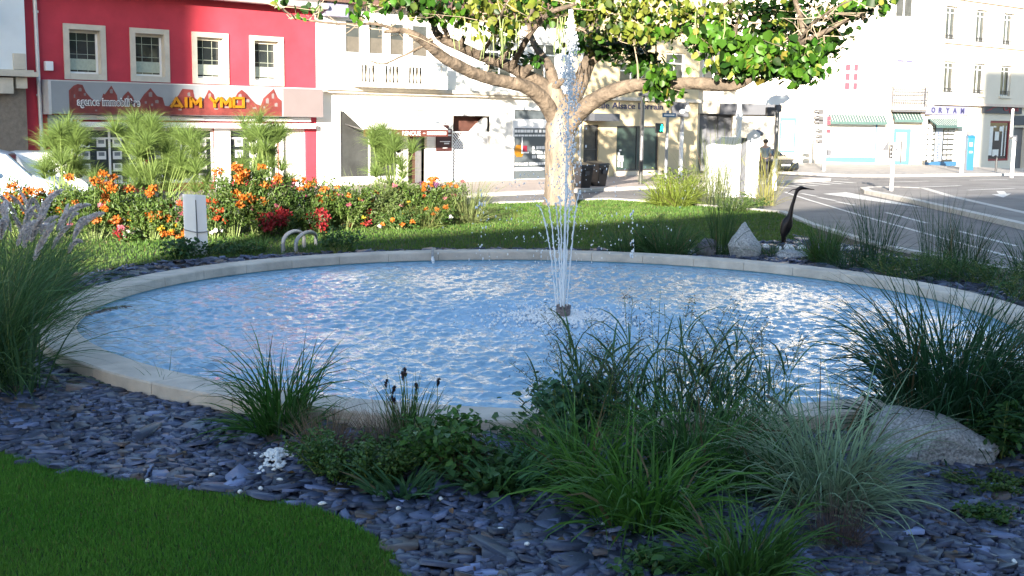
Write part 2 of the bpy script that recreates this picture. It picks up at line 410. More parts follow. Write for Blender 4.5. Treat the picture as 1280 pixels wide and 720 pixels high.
# pavements, kerbs
def fstrip(name,fr,s0,s1,d0,d1,z,m,n=1,th=.2):
    mb=MB(); mb.box(fr,s0,s1,d0,d1,z-th,z); return tag(mb.build(name,m),kind='structure')
fstrip('pavement',F1,-45,15.2,.02,5.45,.11,'pave_pink')
fstrip('kerb',F1,-45,15.2,5.45,5.68,.115,'kerb')
fstrip('pavement',Fr(F1.P(15.2,0,0),F1.t),.0,.25,.02,5.68,.115,'kerb')
mb=MB()
KL=[(7,66),(11,60.5),(14,57.4),(15.6,56.1),(17.8,56.8),(21.5,58.7),(25.7,60.8),(32,64.5),(40,69.5)]
BL=[(9,72),(12,71.9),(15,71.9),(18,71.9),(21,71.9),(24.69,71.5)]+[F2.P(a,-.05,0)[:2] for a in (3,9,16)]
N=14; vs=[];fs=[]
for k,(a,b) in enumerate(zip(KL,BL)):
    for i in range(N+1):
        t=i/N; x=a[0]+(b[0]-a[0])*t; y=a[1]+(b[1]-a[1])*t; vs.append((x,y,gz(x,y)+.10))
for k in range(len(KL)-1):
    for i in range(N): q=k*(N+1)+i; fs.append((q,q+N+1,q+N+2,q+1))
mb.add(vs,fs)
tag(mb.build('pavement','pave_grey'),kind='structure')
mb=MB()
for a,b in zip(KL[:-1],KL[1:]):
    A=Vector((a[0],a[1],0));B=Vector((b[0],b[1],0)); d=(B-A).normalized(); n=Vector((d.y,-d.x,0))
    mb.hexa([A+n*.22,B+n*.22,B-n*.03,A-n*.03]+[v+Vector((0,0,.112)) for v in (A+n*.22,B+n*.22,B-n*.03,A-n*.03)])
tag(mb.build('kerb','kerb'),kind='structure')
# footway beside the garden, right
sheet('path',[(7.3,24),(7.15,29),(7.3,33),(6,34.6),(4.7,36.3),(3,37.6),(4.2,39.6),(6.2,42),(8.2,45),(9.35,45.5),(9.35,38),(9.35,30),(9.4,22),(9.6,14),(8.6,20)][::-1],.006,'asphalt_old')
# traffic island
isl=[(12.3,20),(12.46,29.2),(12.7,38.4),(12.6,42.6),(12.9,44.2),(13.5,45.1),(14.6,45.3),(15.2,44.6),(14.5,40),(13.95,32.7),(13.7,20)]
mb=MB(); mb.prism(isl[::-1] if False else isl,0,.13); tag(mb.build('traffic_island','asphalt_old',recalc=True),kind='structure')
mb=MB(); n=len(isl)
for i in range(n-1):
    A=Vector((*isl[i],0));B=Vector((*isl[i+1],0)); d=(B-A).normalized(); nn=Vector((d.y,-d.x,0))
    mb.hexa([A-nn*.16,B-nn*.16,B+nn*.12,A+nn*.12]+[v+Vector((0,0,.137)) for v in (A-nn*.16,B-nn*.16,B+nn*.12,A+nn*.12)])
tag(mb.build('island_kerb','kerb'),kind='structure')
# painted lines
mb=MB()
def line(pts,w,z=.006):
    pts=[Vector((p[0],p[1],0)) for p in pts]
    for a,b in zip(pts,pts[1:]):
        d=(b-a).normalized(); n=Vector((-d.y,d.x,0))*w/2; zz=Vector((0,0,z))
        mb.add([a-n+zz,a+n+zz,b+n+zz,b-n+zz],[(0,3,2,1)])
line([(9.72,43.1),(9.56,39),(9.45,32.2),(9.48,27.3),(9.58,18)],.12)
for y0 in (19.5,24.9,30.4,): line([(10.5,y0),(10.52,y0+3.4)],.13)
for (a,b) in (((16.21,51.58),(18.25,52.94)),((15.7,47.4),(18.4,49.5)),((17.41,46.1),(19.96,47.95)),((22.6,50),(25,51.6)),((20.6,54.4),(22.8,55.6)),((13.2,54.2),(14.8,53.2))): line([a,b],.16)
line([(15.4,45.1),(14.75,40),(14.2,32.8),(14.0,20)],.13)
mb.add([(10.9,42.3,.006),(12.05,43.5,.006),(12.35,35.8,.006),(11.75,38.2,.006)],[(0,1,2,3)])
for k in range(3): line([(10.15+k*.07,42.4-k*2.1),(10.3+k*.07,40.8-k*2.1)],.16)
for k in range(6): line([(9.9+k*.75,47+k*.9),(10.5+k*.75,45.8+k*.9)],.3)
A=Vector((17.62,43.0,0)); 
mb.add([(17.3,43.5,.006),(18.3,44.2,.006),(17.0,41.7,.006)],[(0,1,2)]); line([(17.85,43.85),(18.5,45.7)],.28)
me=mb.mesh('road_markings','paint'); bm=bmesh.new(); bm.from_mesh(me)
for f in bm.faces:
    if f.normal.z<0: f.normal_flip()
bm.to_mesh(me); bm.free(); tag(link('road_markings',me),kind='structure')

# ================================================================ BUILDINGS
def inv(fr,x,y,off=0): return fr.inv(x,y,off)
# ---- red house
RH=thing('red_house',F1.P(-11.7,0,0),'red rendered house with four small windows over an estate agency','building','houses along the street')
rs0,rs1=-16.62,-6.93
wins=[(c-.475,c+.475,3.56,4.83) for c in (-14.84,-12.84,-10.83,-8.82)]
shopz=2.02
shopw=[(-15.25,-13.05,.35,shopz),(-12.95,-10.75,.35,shopz),(-10.2,-8.4,.35,shopz),(-8.25,-7.35,.12,shopz)]
mb=MB(); wall(mb,F1,rs0,rs1,0,6.0,wins+shopw,.3); shell(mb,F1,rs0,rs1,0,6.0,9); mb.build('wall','red_wall',RH)
mb=MB(); P=F1.P
mb.hexa([P(rs0-.1,.42,6.0),P(rs1+.15,.42,6.0),P(rs1+.15,-9.3,6.0),P(rs0-.1,-9.3,6.0),P(rs0-.1,.42,6.14),P(rs1+.15,.42,6.14),P(rs1+.15,-4.5,9.2),P(rs0-.1,-4.5,9.2)])
mb.build('roof','roof_tile',RH)
mb=MB(); mb.tube([P(rs0-.1,.48,6.02),P(rs1+.15,.48,6.02)],.085,10); mb.box(F1,rs0-.1,rs1+.15,.36,.44,5.93,6.12); mb.build('gutter','zinc',RH)
for h in wins:
    a,b,c,e=h; mb=MB()
    mb.box(F1,a-.15,a+.012,-.165,.05,c-.16,e+.14); mb.box(F1,b-.012,b+.15,-.165,.05,c-.16,e+.14); mb.box(F1,a+.012,b-.012,-.165,.048,e-.01,e+.14); mb.box(F1,a+.012,b-.012,-.165,.06,c-.16,c+.01)
    s=mb.build('window_surround','stone_trim',RH)
    w=window(RH,F1,h,.07,0,None,.2,gm='glass_dark')
    mb=MB()
    for i in range(1,3): mb.box(F1,a+.95*i/3-.006,a+.95*i/3+.006,-.187,-.18,c+.07,e-.07)
    for zz in (.45,.75,): mb.box(F1,a+.07,b-.07,-.187,-.18,c+(e-c)*zz-.006,c+(e-c)*zz+.006)
    mb.build('lead_lattice','curtain',w)
    mb=MB(); mb.box(F1,a+.07,b-.07,-.204,-.1975,c+.07,c+.07+.36); 
    mb=MB(); mb.box(F1,a+.075,b-.075,-.189,-.184,c+.12,c+.44); mb.build('lace_curtain','curtain',w)
    MB().box(F1,a,b,-.19,-.14,e-.1,e-.0).build('blind_box','stone_trim',w)
mb=MB(); mb.tube([P(-16.27,.1,6.0),P(-16.25,.1,3.4),P(-16.2,.1,.1)],.055,10); 
for z in (5.2,2.9,1.5): mb.tube([P(-16.25,.1,z),P(-16.25,.1,z+.06)],.075,10)
mb.build('drainpipe','zinc',RH)
MB().box(F1,-16.05,-15.83,.0,.16,3.62,3.88).build('alarm_box','whiteenamel',RH,bevel=.02)
# sign box
SB=.5; sg=lambda x,y: F1.inv(x,y,SB)
z0,z1=2.42,3.33; sl,sr=-16.1,-7.0
sign=MB().box(F1,sl,sr,.0,SB,z0,z1).build('sign_box','sign_grey',RH)
mb=MB(); mb.box(F1,sl-.05,sl+.03,-.0,SB+.012,z0-.02,z1+.03); mb.box(F1,sl+.03,sr+.02,.0,SB+.01,z1,z1+.03); mb.build('sign_trim','zinc',sign)
a0=sg(88,0)[0]; a1=sg(352,0)[0]
MB().box(F1,a1+.02,sr-.002,SB,SB+.008,z0+.01,z1-.01).build('blank_panel','sign_beige',sign)
sky=[(88,136),(86,113),(92,107),(97,105),(103,106),(107,115),(113,122),(118,126),(126,127),(129,117),(131,118),(139,107),(146,119),(147,126),(151,127),(154,120),(160,114),(166,121),(168,126),(174,127),(180,118),(188,110),(196,120),(203,122),(206,132),(211,133),(219,124),(223,119),(228,111),(241,112),(243,122),(250,128),(254,126),(258,118),(261,112),(267,118),(269,126),(280,127),(291,126),(297,116),(302,112),(308,117),(314,124),(320,130),(326,132),(329,123),(342,111),(347,122),(352,126)]
pts=[]
for x,y in sky:
    s,z=sg(x,y); pts.append((s,min(max(z,z0+.15),z1-.02)))
base=[(pts[-1][0],z0+.012),(pts[0][0],z0+.012)]
mb=MB(); n=len(pts)
for i in range(n-1):
    (s1_,q1),(s2_,q2)=pts[i],pts[i+1]
    if abs(s2_-s1_)<1e-4 or s2_<s1_: continue
    mb.extr(F1,[(s1_,z0+.012),(s2_,z0+.012),(s2_,q2),(s1_,q1)],SB,SB+.010)
nf=len(mb.f)
for (x,y,w,h) in [(100,112,4,4),(106,118,3,3),(139,114,4,5),(160,121,3,3),(188,118,5,6),(196,127,5,4),(236,118,4,5),(262,120,4,7),(300,120,5,5),(309,126,7,4),(334,126,5,7),(341,120,4,7),(345,131,5,5),(283,134,7,2),(318,135,6,2),(225,137,5,2),(270,136,6,2),(120,138,3,2),(93,120,2,4),(97,127,2,3),(182,128,3,3),(190,131,3,3),(296,127,3,4),(330,134,3,3)]:
    s,z=sg(x,y); ww,hh=w*.011,h*.011; mb.extr(F1,[(s-ww,z-hh),(s+ww*.9,z-hh*1.1),(s+ww,z+hh*.8),(s+ww*.2,z+hh*1.25),(s-ww*1.1,z+hh*.7)],SB+.0095,SB+.0122)
tp=mb.build('townscape_print','sign_art',sign,recalc=False); tp.data.materials.append(M['sign_beige'])
tp.data.polygons.foreach_set('material_index',[0]*nf+[1]*(len(tp.data.polygons)-nf))
sL,zt=sg(97,125); sEnd,zb=sg(174,134)
t=text_mesh('agence immobilière',F1,sL-.03,zb-.06,.32,.006,SB+.0135,sEnd-sL+.06,.045); t.build('lettering_outline','letter_white',sign)
t=text_mesh('agence immobilière',F1,sL,zb-.03,.26,.006,SB+.021,sEnd-sL,.0); t.build('lettering','letter_dark',sign)
def strokes(segs,x0,x1,y0,y1,w,par):
    mb=MB()
    for (a,b,c,e) in segs:
        p=np.array([x0+(x1-x0)*a,y0+(y1-y0)*b]); q_=np.array([x0+(x1-x0)*c,y0+(y1-y0)*e]); d=(q_-p)/np.linalg.norm(q_-p); n=np.array([-d[1],d[0]])*w/2; p=p-d*w*.35; q_=q_+d*w*.35
        mb.extr(F1,[tuple(p-n),tuple(q_-n),tuple(q_+n),tuple(p+n)],SB+.04,SB+.085)
    return mb.build('raised_letter','sign_yellow',par)
GL=dict(A=[(0,0,.5,1),(.5,1,1,0),(.3,.12,.74,.12)],I=[(.5,0,.5,1)],M=[(0,0,0,1),(0,1,.5,.35),(.5,.35,1,1),(1,1,1,0)],Y=[(0,1,.5,.48),(1,1,.5,.48),(.5,.48,.5,0)],O=[(0,0,0,1),(0,1,1,1),(1,1,1,0),(1,0,0,0)])
for ch,xa,xb in (('A',213,226),('I',229.5,233.5),('M',237.5,249.5),('Y',262,272),('M',275.5,286.5),('O',291,303)):
    a_,zz=sg(xa,133.3); b_,_=sg(xb,133.3); zt=sg((xa+xb)/2,122.6)[1]; strokes(GL[ch],a_,b_,zz,zt,.075,sign)
# shopfront
mb=MB(); mb.box(F1,-15.35,-7.25,.0,.16,2.26,2.40); mb.box(F1,-15.3,-7.15,.0,.30,2.04,2.20); mb.build('shopfront_fascia','whiteenamel',RH)
mb=MB()
for a,b in ((-14.6,-13.2),(-12.3,-11.2),(-9.7,-8.0)): MB().box(F1,a,b,.16,.22,2.29,2.37).build('fascia_lamp','whitepaint',RH)
MB().box(F1,-9.9,-8.3,.16,.2,2.37,2.41).build('awning_cassette','blue_paint',RH)
mb=MB(); mb.box(F1,-16.0,-15.35,.0,.05,1.95,2.38); mb.build('side_board','bluegrey_board',RH)
MB().box(F1,-15.95,-15.38,.0,.03,.4,1.92).build('side_pane','glass_dark',RH)
for h in shopw[:3]: window(RH,F1,h,.07,1,.82,.1,gm='glass_dark',name='shop_window')
rr=random.Random(5); 
for h in shopw[:3]:
    a,b=h[0]+.12,h[1]-.12; n=int((b-a)/.42)
    for i in range(n):
        for k in range(4):
            s=a+(i+.5)*(b-a)/n; z=1.58-k*.36
            if rr.random()<.1: continue
            c_=MB().box(F1,s-.14,s+.14,-.104,-.098,z-.12,z+.12).build('property_card','paper',RH); MB().box(F1,s-.09,s+.09,-.098,-.095,z-.02,z+.09).build('card_photo','paper_photo',c_)
w=window(RH,F1,shopw[3],.05,0,None,.1,gm='lattice_curtain',name='door_window')
mb=MB()
for i in range(9): mb.box(F1,-8.2+i*.1,-8.17+i*.1,-.104,-.1,.2,1.95)
mb.build('curtain_rod','whitepaint',w)
for a_,b_ in ((-10.75,-10.2),(-8.4,-8.25)): MB().box(F1,a_,b_,.0,.03,.0,2.02).build('white_pier','whitepaint',RH)
mb=MB(); mb.tube([P(-15.55,.55,.1),P(-15.55,.55,2.3)],.04,8); mb.tube([P(-15.35,.55,.1),P(-15.35,.55,2.25)],.025,8); mb.build('awning_pole','whitepaint',RH)
# ---- neighbour on the left
LH=thing('white_house',F1.P(-20,0,0),'cold white house with stone cornice and grey brick pillar left of the red house','building','houses along the street')
dn=.25
mb=MB(); wall(mb,F1,-27,-16.62,3.6,10,[(-19.2,-17.75,4.1,6.9)],.25,dn); shell(mb,F1,-27,-16.62,3.6,10,9,dn); mb.build('wall','coldwhite_wall',LH)
window(LH,F1,(-19.2,-17.75,4.1,6.9),.08,1,None,-.05,gm='glass_pale')
mb=MB(); wall(mb,F1,-27,-16.66,0,3.4,[(-24,-17.55,0,2.75)],.3,dn-.03); shell(mb,F1,-27,-16.66,0,3.4,9,dn-.03); gw=mb.build('ground_floor','brick',LH)
MB().box(F1,-24,-17.55,-.12,-.06,0.02,2.73).build('shop_glass','glass_dark',LH)
mb=MB(); mb.box(F1,-24,-17.55,-.06,-.02,1.55,1.62); mb.box(F1,-18.0,-17.93,-.06,-.02,.02,2.73); mb.build('glazing_bar','darkmetal',LH)
mb=MB(); mb.box(F1,-27,-16.45,-.1,.62,3.42,3.55); mb.box(F1,-27,-16.52,-.1,.50,3.55,3.6); mb.box(F1,-27,-17.1,.2,.5,2.95,3.38); mb.build('cornice','stone_trim',LH)
mb=MB(); mb.box(F1,-17.0,-16.7,.22,.45,3.1,3.4); mb.build('bracket','stone_trim',LH)
MB().box(F1,-17.0,-16.66,dn,dn+.06,3.62,4.05).build('corner_stone','stone_trim',LH)
nb=NB(); c=np.array(F1.P(-17.85,.42,5.05))+RNG.normal(size=(160,3))*[.18,.12,.22]; nb.leaves(c,U(.06,.12,160),(.28,.02,.10)); 
fp=thing('window_flowers',F1.P(-17.85,.42,4.7),'dark pink flowers on the windowsill of the cold white house','flowers'); nb.build('petals','petal',fp)
# ---- white house with balcony
CH=thing('cream_house',F1.P(-1,0,0),'white house with balustraded balcony and shop awning beside the red house','building','houses along the street')
c0,c1=-6.93,5.25
uw=[(-5.73,-5.1,4.6,5.7),(-4.75,-4.12,4.6,5.7),(-3.85,-3.2,4.6,5.7),(-2.85,-2.15,4.6,5.7),(.7,2.0,3.9,5.4),(3.1,4.4,3.9,5.4)]
lw=[(-5.98,-3.42,.3,2.72),(-3.05,-2.2,0,2.72),(-.96,.96,0,2.54),(2.1,4.95,.13,2.8)]
mb=MB(); wall(mb,F1,c0,c1,0,6.2,uw+lw+[(-5.5,-2.2,3.62,4.28)],.14,.01); shell(mb,F1,c0,c1,0,6.2,10,.01); mb.build('wall','white_wall',CH)
for h in uw[:4]:
    w=window(CH,F1,h,.03,0,None,.05,gm='glass_pale')
    mb=MB(); a,b,c,e=h; mb.box(F1,a+.05,b-.05,-.054,-.048,c+.05,c+.55); mb.build('blind','net',w)
window(CH,F1,(-5.5,-2.2,3.62,4.28),.05,3,None,.08,gm='glass_dark',name='balcony_window')  # dark glazing added behind the balusters, standing in for shade in the gaps
for h in uw[4:]: window(CH,F1,h,.06,1,.7,.07,gm='glass_pale')
mb=MB(); mb.box(F1,c0+.2,c1,.0,.32,3.33,3.46); mb.box(F1,c0+.25,c1,.0,.22,3.24,3.33); mb.build('cornice','stone_trim',CH)
b0,b1=-5.72,-1.85; mb=MB(); mb.box(F1,b0,b1,.0,.75,3.46,3.60); mb.box(F1,b0,b1,.6,.75,4.27,4.38); mb.box(F1,b0,b0+.12,.0,.75,3.6,4.27); mb.box(F1,b1-.25,b1,.0,.75,3.6,4.27)
bal=mb.build('balcony','white_wall',CH)
k=0; s=b0+.2
while s<b1-.3:
    if k%5==4: mb=MB().box(F1,s,s+.3,.62,.73,3.6,4.27); mb.build('balcony_pier','white_wall',bal); s+=.4
    else:
        mb=MB().lathe(F1.P(s+.06,.675,3.6),[(.05,0),(.035,.06),(.055,.22),(.028,.42),(.03,.55),(.05,.67)],8); mb.build('baluster','stone_trim',bal,smooth=True); s+=.155
    k+=1
MB().box(F1,-3.0,-2.2,.76,.80,3.62,4.25).build('balcony_panel','whitepaint',bal)
mb=MB(); mb.hexa([P(c0-.1,.55,6.2),P(c1+.1,.55,6.2),P(c1+.1,-10,6.2),P(c0-.1,-10,6.2),P(c0-.1,.55,6.32),P(c1+.1,.55,6.32),P(c1+.1,-4.5,9.6),P(c0-.1,-4.5,9.6)]); mb.build('roof','roof_brown',CH)
# gable dormer
g=MB(); g.extr(F1,[(-6.6,6.22),(-2.0,6.22),(-2.0,6.6),(-4.3,7.9),(-6.6,6.6)],-2.5,.02); g.build('gable','white_wall',CH)
g=MB(); 
for a,b,c,e in ((-6.95,6.5,-4.3,8.0),(-1.65,6.5,-4.3,8.0)): g.hexa([P(a,.5,b),P(c,.5,e),P(c,-3,e),P(a,-3,b)]+[P(a,.5,b+.14),P(c,.5,e+.14),P(c,-3,e+.14),P(a,-3,b+.14)])
g.build('gable_roof','roof_brown',CH)
MB().box(F1,-6.75,-5.9,.0,.4,5.75,6.2).build('eave_bracket','sign_lavender',CH)
# shop with awning
window(CH,F1,lw[0],.09,1,None,.09,gm='glass_pale',name='shop_window')
mb=MB(); mb.box(F1,-3.05,-2.2,-.34,-.3,0.01,2.7); mb.build('shop_interior','interior_brown',CH)
d_=MB(); d_.box(F1,-2.5,-2.25,-.29,-.24,.1,2.0); d_.build('shop_door','door_slate',CH)
MB().box(F1,-3.0,-2.22,-.1,-.05,2.05,2.68).build('roller_blind','awning_white',CH)
vs0,vz0=F1.inv(464,163,1.25); vs1,_=F1.inv(537,163,1.25)
aw=MB(); a0,a1=-5.9,-2.25; t1=2.66; e=.03
aw.hexa([P(a0,.05,t1),P(a1,.05,t1),P(a1,1.25,2.02),P(a0,1.25,2.02),P(a0,.05,t1+e),P(a1,.05,t1+e),P(a1,1.25,2.02+e),P(a0,1.25,2.02+e)])
awn=aw.build('awning','awning_white',CH)
val=MB().box(F1,a0,a1,1.25,1.27,1.80,2.04).build('valance','awning_brown',awn)
w_=(a1-a0)
text_mesh('RENOUE',F1,a0+w_*.44,1.84,.15,.006,1.272,w_*.22,.008).build('lettering','letter_white',val)
mb=MB()
for x0,x1 in ((.08,.32),(.74,.98)):
    for i in range(9):
        s=a0+w_*(x0+(x1-x0)*i/9); mb.box(F1,s,s+w_*(x1-x0)/9*.8,1.27,1.276,1.86,1.97)
for x in (.38,.69): mb.box(F1,a0+w_*x,a0+w_*(x+.025),1.27,1.276,1.90,1.925)
mb.build('valance_print','letter_white',val)
mb=MB()
for s in (a0+.1,a1-.1): mb.tube([P(s,.05,2.2),P(s,1.22,2.0)],.018,6)
mb.build('awning_arm','steel',awn)
bs=MB().box(F1,-1.78,-1.06,.01,.06,1.25,2.05).build('menu_board','sign_brown',CH); 
mb=MB(); mb.box(F1,-1.62,-1.2,.01,.055,2.06,2.19); mb.build('board_crest','sign_brown',bs)
mb=MB(); 
for (z,x0,x1,h) in ((1.93,.1,.9,.08),(1.80,.04,.96,.05),(1.58,.22,.9,.03),(1.5,.5,.82,.05),(1.35,.4,.7,.03)):
    i=x0
    while i<x1: mb.box(F1,-1.78+.72*i,-1.78+.72*min(i+.07,x1),.06,.064,z,z+h); i+=.085
mb.build('board_lettering','letter_white',bs)
# lattice gate
MB().box(F1,-.95,.95,-.55,-.5,.01,2.53).build('gateway_back','interior_brown',CH)
MB().extr(F1,[(.05,.02),(.94,.02),(.94,2.5),(.75,2.5),(.3,2.15),(.05,1.95)],-.30,-.24).build('sunlit_wall_patch','whitepaint',CH)  # white piece cut to the slanted edge of sunlight on the wall behind
gt=MB()
gt.box(F1,-.95,-.9,-.2,-.14,.02,1.95); gt.box(F1,.9,.95,-.2,-.14,.02,1.95); gt.box(F1,-.2,-.12,-.2,-.14,.02,1.95); gt.box(F1,-.9,.9,-.2,-.14,1.9,1.96); gt.box(F1,-.9,.9,-.2,-.14,.02,.08)
for i in range(-18,20):
    for sg_ in (1,-1):
        x0=i*.12; pts_=[(x0,0.08),(x0+sg_*1.85,1.9)]
        (x1,q1),(x2,q2)=pts_
        lo,hi=-.9,.9
        def clip(x1,q1,x2,q2):
            if x1>x2: x1,q1,x2,q2=x2,q2,x1,q1
            if x2<lo or x1>hi: return None
            m=(q2-q1)/(x2-x1)
            if x1<lo: q1+=m*(lo-x1); x1=lo
            if x2>hi: q2+=m*(hi-x2); x2=hi
            return x1,q1,x2,q2
        c_=clip(x1,q1,x2,q2)
        if c_ and abs(c_[2]-c_[0])>.05:
            dd=-.165 if sg_>0 else -.178; x1,q1,x2,q2=c_; w=.028
            gt.hexa([P(x1,dd+.006,q1-w),P(x2,dd+.006,q2-w),P(x2,dd-.006,q2-w),P(x1,dd-.006,q1-w),P(x1,dd+.006,q1+w),P(x2,dd+.006,q2+w),P(x2,dd-.006,q2+w),P(x1,dd-.006,q1+w)])
gt.build('lattice_gate','whitepaint',CH)
# lettered window panel
iw=MB().box(F1,2.1,4.95,-.1,-.04,.14,2.79).build('lettered_window','panel_slate',CH)
mb=MB()
mb.box(F1,2.15,4.9,-.04,-.034,2.1,2.45)
rr=random.Random(9)
for (z,h,x0,x1) in ((1.93,.11,2.2,4.8),(1.78,.07,2.2,4.8),(1.28,.12,3.15,4.7),(1.1,.12,3.15,4.7),(.92,.12,3.15,4.1),(.66,.10,2.2,4.85),):
    s=x0
    while s<x1:
        w=rr.uniform(.08,.2); mb.box(F1,s,min(s+w,x1),-.04,-.035,z,z+h); s+=w+rr.choice((.025,.025,.08))
mb.box(F1,2.15,4.9,-.04,-.034,.45,.57)
mb.build('window_lettering','letter_white',iw)
hx=[(2.45+.31*math.cos(math.radians(a))*.95,1.22+.27*math.sin(math.radians(a))) for a in range(0,360,60)]
MB().extr(F1,hx,-.04,-.03).build('hexagon_logo','sign_yellow',iw)
MB().extr(F1,[(2.62,1.18),(2.86,1.18),(2.86,1.42),(2.62,1.42)],-.03,-.026).build('logo_square','letter_red',iw)
mb=MB(); mb.box(F1,2.56,2.62,-.03,-.024,1.12,1.75); mb.box(F1,2.62,2.95,-.03,-.024,1.12,1.18); mb.build('logo_bar','letter_white',iw)
mb=MB(); mb.box(F1,2.0,2.1,.01,.05,.1,2.9); mb.box(F1,4.95,5.05,.01,.05,.1,2.9); mb.box(F1,2.1,4.95,.01,.05,2.8,2.9); mb.build('window_surround','whitepaint',iw)
# ---- bank
BK=thing('bank_building',F1.P(9,0,0),'pale yellow bank with blue lettering and one big dark window behind the tree','building','houses along the street')
k0,k1=5.25,13.42
bw=[(6.05,6.95,.02,2.25),(8.05,10.78,.32,2.22)]; ub=[(8.15,9.7,3.75,4.85),(11.1,12.4,3.9,5.4)]
mb=MB(); wall(mb,F1,k0,k1,0,10,bw+ub,.3,-.03); shell(mb,F1,k0,k1,0,10,7,-.03); mb.build('wall','cream_wall',BK)
window(BK,F1,bw[1],.07,1,None,.12,gm='glass_green',fm='darkmetal',name='shop_window',sash=.05)
window(BK,F1,bw[0],.09,0,.55,.12,gm='glass_pale',fm='darkmetal',name='door')
MB().box(F1,6.35,6.8,-.12,-.1,.35,.62).build('door_sticker','blue_paint',BK)
for h in ub:
    w=window(BK,F1,h,.07,1,.7,.14,gm='glass_pale')
mb=MB(); mb.box(F1,k0,k1+.05,-.03,.12,3.28,3.42); mb.build('cornice','stone_trim',BK)
mb=MB(); mb.box(F1,5.9,7.4,-.03,.7,2.42,2.72); mb.build('door_canopy','sign_slate',BK)
sL=F1.inv(741,130)[0]; sEnd=F1.inv(829,130)[0]
text_mesh('uelle Alsace Lorrain',F1,sL,2.93,.27,.03,-.03,sEnd-sL,.0).build('lettering','letter_blue',BK)
mb=MB(); mb.box(F1,7.9,10.9,-.03,.03,.12,.3); mb.build('window_sill','stone_trim',BK)
mb=MB(); mb.tube([P(5.75,.06,9.9),P(5.75,.06,.1)],.05,8); mb.build('drainpipe','zinc',BK)
mb=MB(); mb.hexa([P(k0-.05,.5,10),P(k1+.4,.5,10),P(k1+.4,-7.4,10),P(k0-.05,-7.4,10),P(k0-.05,.5,10.12),P(k1+.4,.5,10.12),P(k1+.4,-3.5,12.5),P(k0-.05,-3.5,12.5)]); mb.build('roof','roof_tile',BK)
mb=MB()
for (a,c) in ((10.95,.9),):
    mb.lathe(F1.P(11.6,.0,.95),[(.22,0),(.22,.02)],12)
# stickers on the window
mb=MB()
for (s,z,w,h) in ((8.3,.95,.06,.35),(8.45,.85,.14,.25),(8.38,1.2,.07,.07),(8.3,.62,.05,.25),(8.5,.6,.05,.25)): mb.box(F1,s-w,s+w,-.148+.04,-.146+.045,z-h/2,z+h/2)
mb.build('window_sticker','letter_white',BK)
# ---- set-back house; doorway and slab coloured grey in place of tree shadow
SH=thing('recessed_house',FE.P(12,0,0),'white set-back house, door and slab greyed for tree shade, between bank and corner building','building','houses along the street')
fx=lambda x,y: FE.inv(x,y)
q=lambda x,y: fx(x,y)
e0=q(872,200)[0]; e1=q(962,200)[0]
dr=(q(880,0)[0],q(922,0)[0],0,q(0,129)[1])
uwi=(q(884,0)[0]-.1,q(903,0)[0]+.3,q(0,92)[1],q(0,60)[1]+.6)
mb=MB(); wall(mb,FE,e0-1.5,e1+.2,0,12,[dr,uwi],.5); shell(mb,FE,e0-1.5,e1+.2,0,12,9); mb.build('wall','pale_wall',SH)
mb=MB(); mb.box(FE,dr[0],dr[1],-.5,-.42,0.01,dr[3]); mb.build('door_recess','door_shade_grey',SH)
mb=MB(); a,b=q(889,0)[0],q(902,0)[0]; mb.box(FE,a,b,-.42,-.36,.05,q(0,131)[1]); dd=mb.build('door','door_slate',SH)
mb=MB(); mb.box(FE,a+.08,b-.08,-.36,-.34,1.9,q(0,145)[1]); mb.box(FE,a+.08,b-.08,-.36,-.34,.3,1.7); mb.build('door_panel','door_shade_grey',dd)
mb=MB(); mb.box(FE,dr[0],dr[0]+.35,-.4,.02,.01,dr[3]); mb.box(FE,b+.1,b+.35,-.41,-.2,.01,dr[3]); mb.build('door_column','door_shade_grey',SH)
mb=MB(); mb.box(FE,dr[0]-.1,q(904,0)[0],.0,.2,dr[3]+.0,q(0,112)[1]); mb.build('lintel','stone_trim',SH)
mb=MB(); mb.box(FE,q(904,0)[0]+.01,e1+.1,.0,.35,dr[3]-.02,q(0,116)[1]); mb.build('shaded_canopy','sign_slate',SH)  # slab coloured dark grey to stand in for the tree's shadow
window(SH,FE,uwi,.08,1,.5,.15,gm='glass_pale',fm='whitepaint')
mb=MB(); mb.box(FE,e0-1.5,e1+.2,.0,.1,q(0,100)[1],q(0,95)[1]); mb.build('string_course','stone_trim',SH)
# ---- corner building
CB=thing('corner_building',(CORN.x,71.5,0),'tall pale corner building with blue framed shops and rows of windows','building','houses along the street')
r=lambda x,y: FR.inv(x,y)
R0=r(940,0)[0]; R1=24.69
def rect(fr,x0,x1,y0,y1):
    xm=(x0+x1)/2; ym=(y0+y1)/2
    return (fr.inv(x0,ym)[0],fr.inv(x1,ym)[0],fr.inv(xm,y1)[1],fr.inv(xm,y0)[1])
h_case=rect(FR,974,994,147,190); h_shop=rect(FR,1033,1094,152,206); h_shop=(h_shop[0],h_shop[1],.2,h_shop[3]); h_red=rect(FR,1056,1074,77,116); h_bd=rect(FR,1116,1138,161,209); h_bd=(h_bd[0],h_bd[1],.08,h_bd[3])
h_bw=rect(FR,1120,1143,73,108); h_up=[rect(FR,1056,1074,-25,22),rect(FR,1120,1143,-25,22)]
mb=MB(); wall(mb,FR,R0,R1,0,13,[h_shop,h_red,h_bd,h_bw]+h_up,.3); shell(mb,FR,R0,R1,0,13,10); mb.build('wall','pale_wall',CB)
w=window(CB,FR,h_shop,.1,0,None,.12,gm='glass_pale',name='shop_window'); a,b,c,e=h_shop
MB().box(FR,a+.08,b-.08,-.118,-.108,c+.27,e-.1).build('shop_poster','paper',w)
mb=MB(); mb.box(FR,a-.05,b+.05,.0,.06,c-.02,c+.26); mb.box(FR,b-.02,b+.06,.0,.05,c+.26,e); mb.build('blue_trim','blue_paint',w)
mb=MB()
